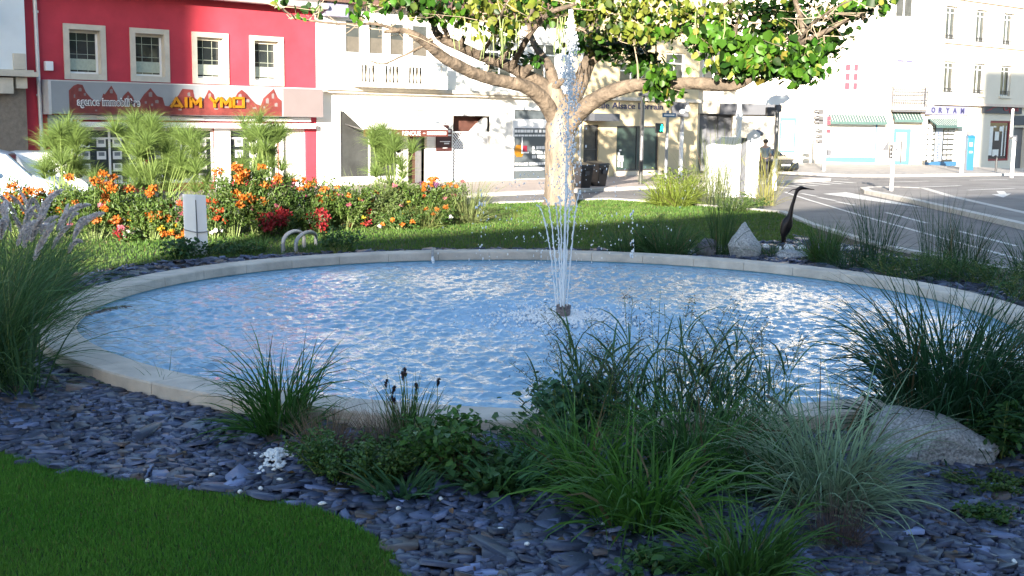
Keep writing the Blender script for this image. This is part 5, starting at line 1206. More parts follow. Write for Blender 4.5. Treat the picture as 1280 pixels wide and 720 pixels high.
# foreground, left to right
clump('dark green arching grass tuft against the near pool rim, left of centre',352,552,136,64,300,(.045,.13,.026),.016,th=(.03,.5),kap=(.5,2.6),rad=.12,old=.03)
r_,b_,k_=clump('slim upright green grass with dark seed heads between the two leafy plants at the rim',510,572,98,60,170,(.055,.12,.035),.012,th=(.05,.5),kap=(.2,1.1),rad=.08)
for i in range(7):
    a=random.uniform(0,6.28); x,y=b_.x+random.uniform(-.2,.2),b_.y+random.uniform(-.1,.1); tp=random.uniform(.42,.62); MB().tube([(x,y,0),(x+.02,y,tp*.5),(x+.03*math.cos(a),y+.03*math.sin(a),tp)],.003,4).build('stalk','stem',r_); plume(r_,(x+.03*math.cos(a),y+.03*math.sin(a),tp-.02),.07,a,.2,.4,.012,(.07,.05,.06),50)
bush('low bushy small leaved plant beside the white rubble heap',418,606,80,66,2200,.036,(.07,.15,.034),asp=.6,stems=26)
bush('low spreading plant with yellowish green leaves right of the white rubble',470,612,72,56,1500,.038,(.085,.16,.036),asp=.6,stems=20)
clump('wispy brown dry grass tuft rising behind the white rubble heap',408,578,74,58,420,(.20,.145,.105),.006,th=(.1,.9),kap=(.1,.8),rad=.06,old=.0)
clump('second wispy brown dry grass tuft, right of the first one',478,576,70,50,380,(.22,.165,.13),.006,th=(.1,.9),kap=(.1,.8),rad=.06,old=.0)
bush('bushy oval leaved plant at the near rim, left of the gap in the planting',560,606,108,56,1300,.066,(.075,.175,.036),asp=.62,stems=22)
clump('small purplish brown grass tuft under the oval leaved plant',578,612,70,40,260,(.16,.085,.07),.006,th=(.1,.8),kap=(.1,.7),rad=.04,old=0)
clump('low plant of broad blue green strap leaves on the slate left of centre',505,624,62,100,110,(.07,.165,.075),.030,th=(.5,1.1),kap=(.3,.9),rad=.1)
clump('broad strap leaved grass sprawling in front of the gap at the rim',630,620,76,95,130,(.07,.175,.08),.030,th=(.35,1.0),kap=(.4,1.1),rad=.08)
bush('round heart leaved plant low beside the strap leaved grass',614,622,56,42,320,.085,(.065,.15,.045),asp=.85,stems=12)
bush('tall plant with jagged blue green leaves overhanging the near rim',712,566,118,58,900,.072,(.075,.18,.085),asp=.66,stems=24,shape=.5)
bush('low heart leaved plant growing at the foot of the near rim',668,562,46,40,180,.07,(.055,.13,.05),asp=.85,stems=10)
clump('dense green grass between the fresh green fountain and the silvery sedge',948,622,120,70,280,(.06,.145,.042),.014,th=(.05,.9),kap=(.6,2.3),rad=.16)
clump('low green grass under the jagged leaved plant, beside the strap leaved grass',682,604,92,60,240,(.06,.15,.04),.013,th=(.05,.9),kap=(.6,2.2),rad=.12)
bush('low leafy filler plant between the two wispy brown tufts and the oval leaved plant',508,588,52,46,700,.042,(.065,.15,.035),asp=.6,stems=20)
# reeds with panicles
def reeds(label,px,py,hp,wp,ns,seed,col=(.06,.145,.065)):
    b0=gp(px,py); k=b0.y/F; root=thing('panicle_grass',(b0.x,b0.y,0),label,'reed grass'); nb=NB(); rs_=random.Random(seed); st=MB()
    heads=[]
    for i in range(ns):
        u=rs_.uniform(-1,1); x0,y0=b0.x+u*wp*k*.62,b0.y+rs_.uniform(-.22,.3); h=hp*k*rs_.uniform(.5,1.0)*(1-.15*abs(u)); lx=u*.35+rs_.gauss(0,.16); ly=rs_.gauss(0,.14)
        pt=[Vector((x0,y0,.02)),Vector((x0+lx*h*.15,y0+ly*h*.15,h*.35)),Vector((x0+lx*h*.45,y0+ly*h*.45,h*.7)),Vector((x0+lx*h*.95,y0+ly*h*.9,h))]
        st.tube(pt,[.005,.004,.003,.002],4)
        nl=7; tt=np.array([rs_.uniform(.08,.72) for _ in range(nl)]); P=np.array([list(pt[min(int(t*3),2)].lerp(pt[min(int(t*3),2)+1],t*3-min(int(t*3),2))) for t in tt])
        nb.blades(P,U(.22,.50,nl),U(0,6.28,nl),U(.25,.8,nl),U(.7,2.0,nl),U(.010,.022,nl),col,5,.3)
        heads.append((pt[-2],pt[-1]))
    st.build('stalks','stem',root); nb.build('blades','blade',root,smooth=True)
    for i,(p,q_) in enumerate(heads[:46]):
        d=(q_-p); hb_=NB(); n=16; t=U(.35,1.0,n); B=np.array([list(p+d*float(x)) for x in t]); az=U(0,6.28,n); 
        hb_.blades(B,U(.05,.12,n),az,U(.6,1.3,n),U(.2,1.2,n),.004,(.085,.085,.06),3,.3)
        # spikelets
        m=34; tt=U(.3,1.05,m); C=np.array([list(p+d*float(x)) for x in tt])+RNG.normal(0,.032,(m,3)); hb_.leaves(C,U(.012,.026,m),(.085,.08,.065),.3,.2,.4,.1)
        hb_.build('panicle','plume',root)
reeds('tall reedy grass with drooping seed panicles standing against the pool, centre right',815,566,212,150,64,4)
reeds('sparse tall panicle grass leaning left over the water beside the jagged leaved plant',745,566,185,70,14,5)
reeds('tall panicle grass at the right end of the reeds, next to the silvery clump',935,566,190,60,22,6)
clump('fresh green grass fountain in the middle foreground, beside the open slate',800,664,158,112,330,(.072,.185,.030),.018,th=(.05,1.05),kap=(.8,2.6),rad=.16,old=.04)
clump('upright bright green grass behind the fresh green fountain, under the jagged leaves',735,622,150,70,230,(.075,.185,.033),.018,th=(.03,.75),kap=(.5,2.4),rad=.14,old=.03)
clump('green grass thicket under the panicle reeds, behind the fresh green fountain',870,606,150,95,380,(.055,.14,.036),.015,th=(.05,.95),kap=(.6,2.5),rad=.2,old=.06)
clump('silvery grey green sedge fountain left of the long boulder',1030,638,180,98,700,(.25,.36,.23),.0115,th=(.03,1.15),kap=(.4,2.3),rad=.16,seg=7,old=.05)
r_,b_,k_=clump('tall dark green grass thicket behind the long boulder, over the pool rim',1178,556,222,82,980,(.028,.085,.036),.0155,th=(.02,.45),kap=(.5,2.8),rad=.28,seg=7,old=.03)
clump('tall dark green grass at the right edge, behind the herbs',1268,548,185,70,400,(.036,.095,.04),.014,th=(.02,.8),kap=(.6,2.6),rad=.2,seg=6,old=.04)
pl_=thing('fountain_grass',gp(1075,560),'few thin grass stalks with pale furry plumes arching over the boulder','grass')
for (x,y,L,a,th,kp) in ((1075,545,.24,-.1,.7,1.2),(1085,540,.24,0.1,1.0,.9),(985,520,.22,2.8,.6,.7),(900,545,.18,2.2,.9,.5)):
    p=gp(1060,575); q_=ay(x,y,p.y); o,ax_=plume(pl_,(q_.x,q_.y,q_.z),L,a,th,kp,.016,(.30,.27,.25),240); MB().tube([(p.x,p.y,.0),((p.x+q_.x)/2-.05,p.y,q_.z*.7),(q_.x,q_.y,q_.z)],.003,4).build('stalk','stem',pl_)
clump('dense green grass clump at the bottom edge, left of the brown tuft',930,732,132,100,290,(.06,.15,.032),.016,th=(.03,1.0),kap=(.6,2.4),rad=.14,old=.05)
clump('sparse strap leaved grass at the bottom between the two green clumps',858,730,40,80,60,(.05,.12,.04),.014,th=(.6,1.2),kap=(.2,.7),rad=.07)
clump('fine brown purple grass tuft at the foot of the silvery sedge',1046,690,78,50,420,(.135,.095,.085),.0035,th=(.05,.9),kap=(.1,.7),rad=.08,old=0)
bush('low green mint like herb at the bottom edge before the fresh green grass',815,722,34,58,420,.05,(.06,.14,.04),asp=.75,stems=18)
bush('leafy herb with pale green leaf tips at the right edge beside the boulder',1248,582,95,34,420,.07,(.055,.14,.035),asp=.6,stems=14)
bush('tiny leaved ground cover below the right end of the boulder',1240,616,26,62,1500,.026,(.07,.135,.028),asp=.75,stems=40)
bush('small light green herb on the slate at the lower right',1238,660,30,42,620,.036,(.06,.14,.03),asp=.75,stems=20)
bush('dark nettle like plant at the right edge above the herbs',1275,540,120,36,420,.07,(.04,.10,.03),asp=.6,stems=12)
r_,b_,k_=clump('thin weed sprig growing against the outer face of the near left rim',206,498,55,40,16,(.07,.13,.04),.008,th=(.1,.9),kap=(.2,1.0),rad=.02,old=0)
mb_=bush('small dark leaf rosette against the near rim in the gap',640,556,18,30,60,.06,(.05,.12,.045),asp=.8,stems=6)
# far-left plume grasses
def plumegrass(label,px,py,hp,wp,n,col,npl,pr,seed,th=(.03,.95),kap=(.4,2.0)):
    root,b0,k=clump(label,px,py,hp,wp,n,col,.0095,'fountain grass','fountain_grass',th=th,kap=kap,rad=.2,seg=6,old=.06,cvar=.42,skirt=.14)
    rs_=random.Random(seed)
    for i in range(npl):
        a=rs_.uniform(0,6.28); lean=abs(rs_.gauss(.26,.18)); H_=hp*k*rs_.uniform(.78,1.08); r=H_*math.tan(min(lean,.8))
        x0,y0=b0.x+rs_.gauss(0,.16)+.12,b0.y+rs_.gauss(0,.12); p=(x0+r*math.cos(a),y0+r*math.sin(a)*.7,H_*.93)
        MB().tube([(x0,y0,0.02),(x0+r*.3*math.cos(a),y0+r*.2*math.sin(a),H_*.5),p],.0035,4).build('stalk','stem',root)
        plume(root,p,rs_.uniform(.26,.44),a,lean+.15,rs_.uniform(.3,1.5),pr,(.78,.70,.68),420)
    return root
plumegrass('big fountain grass with purple grey plumes at the left edge, nearest the viewer',-22,490,232,66,1000,(.075,.155,.055),20,.026,1)
plumegrass('fountain grass with purple grey plumes hugging the left end of the pool rim',18,425,155,44,850,(.075,.155,.048),14,.024,2)
plumegrass('smaller fountain grass farthest back along the left rim',50,378,118,38,520,(.06,.12,.04),11,.022,3)
clump('clump of broad blue green blades in front of the big fountain grass',28,500,120,60,50,(.055,.125,.06),.022,th=(.05,.5),kap=(.2,.7),rad=.1,old=0)
pl_=thing('fallen_plumes',gp(95,470),'three pale plumes drooping onto the slate and rim at the left','grass')
for (x,y,a,L) in ((95,455,.05,.26),(88,478,2.5,.2),(118,395,.25,.5)):
    q_=gp(x,y,.12 if y>420 else .3); plume(pl_,(q_.x-.1,q_.y,q_.z),L,a,1.25,.35,.02,(.27,.24,.22),240)
# plants along the far rim
clump('mid green grass row behind the far rim, under the cabinet',835,322,52,52,420,(.05,.115,.04),.014,th=(.1,.9),kap=(.3,1.2),rad=.25)
clump('low mid green grass behind the far rim at the right of the jets',785,320,42,40,260,(.055,.12,.04),.014,th=(.1,.9),kap=(.3,1.2),rad=.2)
clump('tall thin grass clump between the two stones behind the far rim',900,321,86,22,200,(.06,.125,.045),.012,th=(.02,.3),kap=(.1,.8),rad=.12)
clump('bright green tuft right of the bird sculpture behind the rim',1030,329,52,30,420,(.065,.14,.035),.012,th=(.05,.8),kap=(.2,1.0),rad=.15)
clump('tall thin wispy dark grass behind the rim, right of the bright tuft',1092,338,92,34,240,(.035,.085,.04),.009,th=(.02,.4),kap=(.1,.9),rad=.2)
clump('mid green grass behind the far rim between the sparse tufts',965,322,22,30,120,(.05,.11,.035),.01,th=(.1,.9),kap=(.3,1.2),rad=.1)
bush('bright green low feathery bush behind the rim at the right',1150,348,42,48,1500,.045,(.075,.16,.03),asp=.3,stems=40)
clump('dark wispy grass behind the feathery bush near the road',1205,338,68,44,260,(.04,.09,.04),.01,th=(.03,.6),kap=(.2,1.1),rad=.25)
bush('loose green shrub at the right end of the rim',1250,362,48,50,1100,.05,(.055,.12,.035),asp=.4,stems=30)
clump('dark grass tuft at the right edge of the rim',1290,350,62,40,220,(.04,.095,.04),.011,th=(.05,.7),kap=(.2,1.1),rad=.2)
bush('low green plant behind the rim left of the feathery bush',1105,346,32,30,500,.05,(.05,.115,.035),asp=.4,stems=20)
bush('dark leafy plant at the foot of the white marker board, left side',222,327,36,22,260,.085,(.04,.10,.03),asp=.75,stems=12)
bush('dark trailing plant in front of the white marker board',256,322,26,30,240,.08,(.045,.105,.035),asp=.7,stems=12)
bush('low leafy plant right of the white marker board',296,319,22,34,300,.07,(.055,.12,.035),asp=.6,stems=14)
bush('bushy leafy plant right of the two handrails behind the far rim',424,318,38,28,560,.065,(.055,.125,.035),asp=.65,stems=20)
clump('small grass tuft on the lawn left of the handrails',325,317,20,14,90,(.05,.12,.035),.012,th=(.05,.6),kap=(.2,.8),rad=.06)
clump('fine dark wispy grass filling the bank between the bright tuft and the tall thin grass',1060,336,40,40,260,(.042,.10,.04),.008,th=(.03,.8),kap=(.2,1.2),rad=.3)
bush('low green ground plant on the bank right of the tall thin grass',1125,350,24,44,700,.05,(.05,.115,.035),asp=.4,stems=30)
clump('soft green grass on the bank behind the rim, right of the feathery bush',1185,352,46,40,300,(.05,.115,.04),.008,th=(.03,.8),kap=(.2,1.3),rad=.3)
bush('loose low green plant on the bank near the right end of the rim',1222,356,34,46,800,.05,(.06,.13,.035),asp=.35,stems=34)
clump('tallest thin reed grass on the bank beside the road, right of the feathery bush',1172,340,96,22,110,(.038,.09,.045),.008,th=(.01,.25),kap=(.05,.6),rad=.25,skirt=.1)
bush('wide low green plant on the bank at the right edge',1272,376,36,44,800,.05,(.05,.115,.035),asp=.4,stems=30)
clump('short mid green grass on the bank between bird sculpture and bright tuft',1006,322,22,22,160,(.05,.115,.035),.009,th=(.1,.9),kap=(.2,1.1),rad=.2)
# sunlit bed by the cabinet
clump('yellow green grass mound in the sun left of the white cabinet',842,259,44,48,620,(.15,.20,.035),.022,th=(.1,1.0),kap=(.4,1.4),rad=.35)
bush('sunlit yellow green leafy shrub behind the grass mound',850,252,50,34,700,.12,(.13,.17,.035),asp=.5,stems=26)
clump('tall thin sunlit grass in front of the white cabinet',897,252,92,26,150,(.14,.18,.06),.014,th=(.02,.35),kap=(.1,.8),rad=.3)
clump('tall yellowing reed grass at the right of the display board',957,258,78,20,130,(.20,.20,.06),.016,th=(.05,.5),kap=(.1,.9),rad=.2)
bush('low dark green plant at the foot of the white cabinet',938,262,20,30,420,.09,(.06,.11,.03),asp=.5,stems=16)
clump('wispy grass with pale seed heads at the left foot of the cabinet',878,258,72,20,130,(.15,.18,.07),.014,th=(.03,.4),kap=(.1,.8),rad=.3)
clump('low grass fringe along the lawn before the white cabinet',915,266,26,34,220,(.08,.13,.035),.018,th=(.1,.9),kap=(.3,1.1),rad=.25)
# ================================================================ FLOWER BED
sheet('bed_soil',[(-11,21.4)]+[G2(*p) for p in ((0,309),(100,306),(230,301),(350,295),(500,288),(600,281))]+[(-.9,32.5),(-3,32.2),(-12,23.8)],.035,'soil')
FC=dict(orange=[(.42,.105,.008),(.46,.15,.014)],red=[(.30,.012,.018),(.25,.016,.022)],pink=[(.42,.14,.17),(.38,.09,.13)],white=[(.6,.58,.57),(.55,.54,.55)],yellow=[(.48,.34,.02),(.45,.30,.02)],scarlet=[(.42,.045,.012),(.44,.075,.014)],purple=[(.14,.045,.13),(.17,.06,.14)])
def head(par,c,r,col,n=36,s=.055,kind='ball',name='flower_head'):
    nb=NB(); d=RNG.normal(size=(n,3)); d/=np.linalg.norm(d,axis=1)[:,None]
    C=np.array(c)+d*r*U(.35,1,(n,1))*np.array([1,1,.75 if kind=='ball' else 1.35])
    ca=np.array(FC[col])[RNG.integers(0,2,n)]
    nb.leaves(C,s*U(.7,1.3,n),ca,.18,None,.75,.1,d); return nb.build(name,'petal',par)
def flowers(label,px,py,hp,wp,leafcol,heads,n=900,size=.075,asp=.38,name='flowering_bush'):
    """heads: list of (colour, count, radius m, height span)"""
    r,b0,k,tips=bush(label,px,py,hp*1.1,wp*1.15,int(n*2.0),size*1.1,leafcol,name,'flowers',asp=asp,stems=34,up=None,cvar=.4)
    h=hp*k; w=wp*k
    for col,cnt,rad,(z0,z1) in heads:
        for i in range(int(cnt*1.3+.5)):
            rad_=rad*random.uniform(.9,1.35); a=random.uniform(0,6.28); rr=math.sqrt(random.uniform(.05,1)); z=h*random.uniform(max(.08,z0-.12),z1)
            sh=math.sqrt(max(.05,1-(z/h*.8)**2)); c=(b0.x+w*rr*math.cos(a)*sh*1.1,b0.y-abs(w*rr*math.sin(a)*sh),z+.03)
            head(r,c,rad_,col,n=int(26+rad*240),s=.035+rad*.22,kind='plume' if col=='red' else 'ball')
    return r
LG=(.072,.125,.024); MG=(.048,.095,.020); PG=(.10,.145,.042)
O='orange'
fl=[
('orange flowering bush at the far left behind the plumes of the fountain grass',28,300,72,34,LG,[(O,9,.11,(.55,1))]),
('second orange bush at the far left, just left of the green leafy mass',72,298,62,26,LG,[(O,5,.10,(.6,1))]),
('broad green bush with few orange tops, left end of the bed',118,302,84,40,LG,[(O,4,.10,(.9,1.05)),(O,3,.09,(.45,.65)),('pink',2,.05,(.3,.6))],1500),
('green bush with orange tops below the left papyrus',152,301,80,34,LG,[(O,4,.10,(.8,1.02)),(O,4,.10,(.25,.45))],1200),
('pink and white low flowers at the front of the left bed',157,304,20,14,MG,[('pink',2,.07,(.5,1)),('white',3,.045,(.5,1)),('red',2,.07,(.4,.9))],260),
('orange bush left of the white marker board',190,302,66,28,LG,[(O,5,.10,(.5,1)),('yellow',2,.05,(.3,.5))],1000),
('coral and orange flowers just left of the white marker board',217,302,58,18,MG,[('scarlet',4,.07,(.45,1)),('pink',2,.06,(.5,.9)),(O,3,.07,(.1,.4)),('yellow',2,.05,(.3,.5))],520),
('scarlet orange flowers just right of the white marker board',268,300,50,15,MG,[('scarlet',6,.07,(.4,1)),('white',2,.05,(.1,.3))],420),
('tall orange bush right of the white marker board',292,298,88,30,LG,[(O,9,.11,(.55,1))],1200),
('tall orange bush in front of the third papyrus',325,296,86,34,LG,[(O,7,.10,(.6,1)),('pink',2,.05,(.4,.7))],1300),
('dark red plumed flowers behind the left handrail, leftmost of the red ones',333,298,30,12,MG,[('red',4,.11,(.6,1))],200),
('bright red plumed flower above the left handrail',357,297,30,12,MG,[('red',5,.11,(.5,1))],200),
('bright red plumed flower right of the handrails',398,294,34,12,MG,[('red',6,.12,(.5,1))],200),
('green bush with yellow dots between the red plumed flowers',377,294,36,16,MG,[('yellow',3,.045,(.6,1)),('white',2,.04,(.2,.5))],420),
('loose green bush with pink dots behind the red plumed flowers',362,291,74,34,MG,[('pink',5,.05,(.5,1)),(O,3,.07,(.6,1))],1200),
('bush with two orange spikes right of the third papyrus',398,290,70,26,LG,[(O,5,.09,(.6,1))],900),
('wide green bush with scattered pink and orange dots in the middle of the bed',430,289,62,34,LG,[('pink',4,.05,(.5,1)),(O,3,.06,(.5,1)),('yellow',2,.04,(.3,.7))],1300),
('dark green bush with red leaves at the front, right half of the bed',447,287,30,24,MG,[('red',3,.07,(.3,.8)),('scarlet',3,.05,(.2,.8))],500),
('pale green bush under the fourth papyrus with orange dots',480,286,58,32,PG,[(O,3,.07,(.6,1)),('yellow',2,.045,(.4,.8)),('pink',2,.05,(.5,1))],1200),
('green bush with orange and scarlet dots right of the fourth papyrus',515,284,54,30,LG,[(O,4,.06,(.5,1)),('scarlet',3,.05,(.3,.8))],1100),
('bush with a purple flower and orange tops by the shop doorway',535,282,58,24,LG,[('purple',2,.07,(.85,1)),(O,4,.08,(.7,1)),('yellow',1,.05,(.3,.6))],900),
('small front bush with orange dots at the right half of the bed',500,289,26,24,MG,[(O,3,.05,(.4,1)),('white',1,.04,(.3,.6))],420),
('sparse pale bush with salmon spikes at the right end of the bed',560,281,60,24,PG,[('pink',3,.06,(.6,1)),(O,3,.06,(.5,1))],800),
('low bush with orange and white dots at the right front of the bed',548,286,28,22,MG,[(O,3,.05,(.4,1)),('white',1,.04,(.3,.6))],380),
]
for f in fl: flowers(*f)
clump('feathery pale green grass closing the right end of the flower bed',585,281,62,26,420,(.17,.21,.08),.012,th=(.05,.6),kap=(.3,1.2),rad=.2)
clump('pale feathery grass in the middle of the flower bed, right of the red flowers',412,288,58,20,300,(.13,.18,.06),.012,th=(.05,.5),kap=(.3,1.1),rad=.2)
clump('thin light grass in front of the fourth papyrus',530,287,36,26,260,(.15,.19,.06),.012,th=(.1,.7),kap=(.3,1.2),rad=.2)
# papyrus
def papyrus(label,px,py,stems,seed,col=(.15,.225,.06)):
    b0=gp(px,py); k=b0.y/F; root=thing('papyrus_plant',(b0.x,b0.y,0),label,'papyrus plant','papyrus plants in the flower bed'); rs_=random.Random(seed); nb=NB(); st=MB()
    for i in range(len(stems)*7):
        tx,ty=stems[i%len(stems)]; ty+=(0 if i<len(stems)*3 else rs_.uniform(4,62)); p=ay(tx+rs_.gauss(0,7),ty+rs_.gauss(0,5),b0.y+rs_.gauss(0,.3)); q_=Vector((b0.x+rs_.gauss(0,.18),b0.y+rs_.gauss(0,.15),0.02))
        m=q_.lerp(p,.55)+Vector((q_.x-p.x,0,0))*.15
        st.tube([q_,m,p],[.010,.008,.006],5)
        n=170; az=U(0,6.28,n); B=np.repeat(np.array([list(p)]),n,0)
        nb.blades(B,U(.3,.6,n),az,U(.05,1.1,n),U(.7,1.9,n),.0075,col,4,.3)
    st.build('stems','stem',root); nb.build('umbels','blade',root)
papyrus('papyrus with low wide head in front of the white car, leftmost of the papyrus',80,292,[(60,180),(75,175),(92,178),(80,172),(100,182)],1)
papyrus('tallest papyrus with many heads under the estate agency sign',205,292,[(160,165),(178,160),(192,168),(205,178),(225,178),(238,184),(185,182),(215,190),(250,200),(172,176)],2)
papyrus('papyrus before the right end of the agency shopfront',328,290,[(312,172),(328,166),(342,172),(330,180),(350,178)],3)
papyrus('papyrus in front of the awning shop, rightmost of the papyrus',484,284,[(468,178),(480,172),(492,180),(500,188),(478,188)],4)

clump('feathery pale grass between the tallest and the third papyrus',262,293,70,24,360,(.17,.22,.08),.012,th=(.05,.5),kap=(.3,1.2),rad=.25)
clump('feathery pale grass at the left end of the flower bed beside the first papyrus',135,296,78,22,320,(.17,.22,.08),.012,th=(.05,.5),kap=(.3,1.2),rad=.25)
clump('feathery pale grass under the fourth papyrus',455,286,70,22,320,(.17,.22,.08),.012,th=(.05,.5),kap=(.3,1.2),rad=.25)
# fallen leaves on the slate
nb=NB(); n=170; C=np.stack([U(-4.5,5.5,n),U(6.2,10.5,n),np.full(n,.085)],1); C=C[np.hypot(C[:,0]-PC.x,C[:,1]-PC.y)>RO+.05]; C=C[inpoly(C[:,:2],near_reg)]
nb.leaves(C,U(.025,.06,len(C)),(.16,.10,.05),.35,2.0,.7,.3); tag(nb.build('leaf_litter','leaf'),'small dry brown leaves scattered over the slate chips','fallen leaves',kind='stuff')
# ================================================================ TREE
tb=gp(700,258); TY=tb.y; k=TY/F
TR=thing('catalpa_tree',tb,'broad spreading tree with pale trunk, big heart shaped leaves and long hanging pods','tree')
def br(pts,n=10,name='limb',m='bark',par=None,kk=4,jit=.0):
    """pts: (px,py,dY,width_px)"""
    P=[]
    for x,y,d,w in pts: p=ay(x,y,TY+d); P.append((p.x,p.y,p.z,w/2*(TY+d)/F))
    S=tsmooth(P,kk); pp=[Vector(s[:3])+Vector((random.gauss(0,jit),random.gauss(0,jit),random.gauss(0,jit))) for s in S]
    return MB().tube(pp,[max(.008,s[3])*(1+random.uniform(-.016,.016)) for s in S],n), pp
LB=[]
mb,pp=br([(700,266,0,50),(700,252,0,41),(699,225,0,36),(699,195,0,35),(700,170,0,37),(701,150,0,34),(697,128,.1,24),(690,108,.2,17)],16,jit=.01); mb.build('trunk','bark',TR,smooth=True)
limbs=[
 [(699,160,0,24),(690,142,-.1,21),(676,122,-.4,19),(656,108,-.8,17),(625,101,-1.2,16),(598,94,-1.6,15),(575,83,-2,15),(555,72,-2.3,14),(538,58,-2.6,13),(522,46,-2.9,11),(505,38,-3.1,7),(480,40,-3.3,4)],
 [(697,140,0,20),(690,120,.2,18),(676,104,.2,17),(660,96,0,16),(640,84,-.3,15),(618,76,-.6,13),(596,68,-.9,12),(575,58,-1.2,12),(556,50,-1.4,11),(545,40,-1.6,9),(540,22,-1.6,7),(535,0,-1.8,5),(528,-30,-2,4)],
 [(692,112,.2,16),(690,95,.4,14),(684,78,.8,11),(672,62,1.2,9),(664,45,1.5,7),(662,25,1.6,6),(668,0,1.8,5)],
 [(703,150,.1,26),(714,128,.5,23),(724,106,.9,21),(733,84,1.3,18),(740,62,1.7,16),(744,40,2.0,13),(742,15,2.2,11),(748,-20,2.3,9),(755,-70,2.4,6)],
 [(706,162,-.1,26),(722,143,-.3,22),(742,126,-.6,20),(768,113,-.9,18),(798,106,-1.2,16),(830,106,-1.5,15),(862,104,-1.8,15),(892,106,-2.0,16),(918,106,-2.2,14),(936,98,-2.4,12),(950,82,-2.6,10),(975,72,-2.8,7),(1000,55,-3,7),(1030,40,-3.2,6),(1060,25,-3.4,4),(1090,10,-3.6,3)],
 [(976,72,-2.8,6),(992,58,-2.8,7),(1003,44,-2.9,7),(1002,25,-2.9,7),(996,8,-3,6),(990,-20,-3,5)],
 [(640,84,-.3,9),(652,60,-1,8),(668,35,-1.6,7),(690,15,-2.2,6),(720,5,-2.8,5)],
 [(735,80,1.3,10),(765,60,1.0,9),(800,45,.6,8),(840,38,.2,7),(880,20,-.2,5),(915,0,-.6,4)],
 [(742,50,1.9,9),(720,30,2.6,8),(700,10,3.4,7),(690,-20,4,5)],
 [(892,104,-2.0,8),(905,85,-1.2,7),(915,60,-.6,6),(920,35,0,5),(930,5,.6,4)],
 [(505,40,-3.1,5),(470,30,-3.4,4),(440,30,-3.6,3),(405,28,-3.8,3),(370,22,-4.0,2.2),(350,8,-4.1,1.6)],
 [(540,50,-2.5,6),(520,62,-2.8,3.2),(498,72,-3.0,2.4),(480,80,-3.1,2),(462,76,-3.2,1.4)],
 [(560,48,-1.4,7),(548,20,-2.2,6),(530,5,-2.8,4),(500,-8,-3.4,3)],
 [(600,70,-.9,6),(612,52,-1.8,5),(622,30,-2.4,4),(632,5,-3,3)],
 [(1000,50,-3,4),(1015,30,-3.6,3),(1040,12,-4.2,2.5),(1075,-5,-4.6,2)],
]
for L_ in limbs:
    mb,pp=br(L_,12 if L_[0][3]>9 else 7,kk=4,jit=.004); mb.build('limb','bark_limb_shaded',TR,smooth=True); LB+= pp
# knots and stubs of cut branches
for (x,y,d,x2,y2,w) in ((640,84,-.4,643,74,9),(575,58,-1.3,580,46,8),(690,112,.1,706,98,10),(655,92,-.2,662,84,12),(625,78,-.7,634,66,6)):
    mb,pp=br([(x,y,d,w),((x+x2)/2,(y+y2)/2,d-.15,w*.9),(x2,y2,d-.3,w*.7)],8); mb.build('branch_stub','bark_limb_shaded',TR,smooth=True)
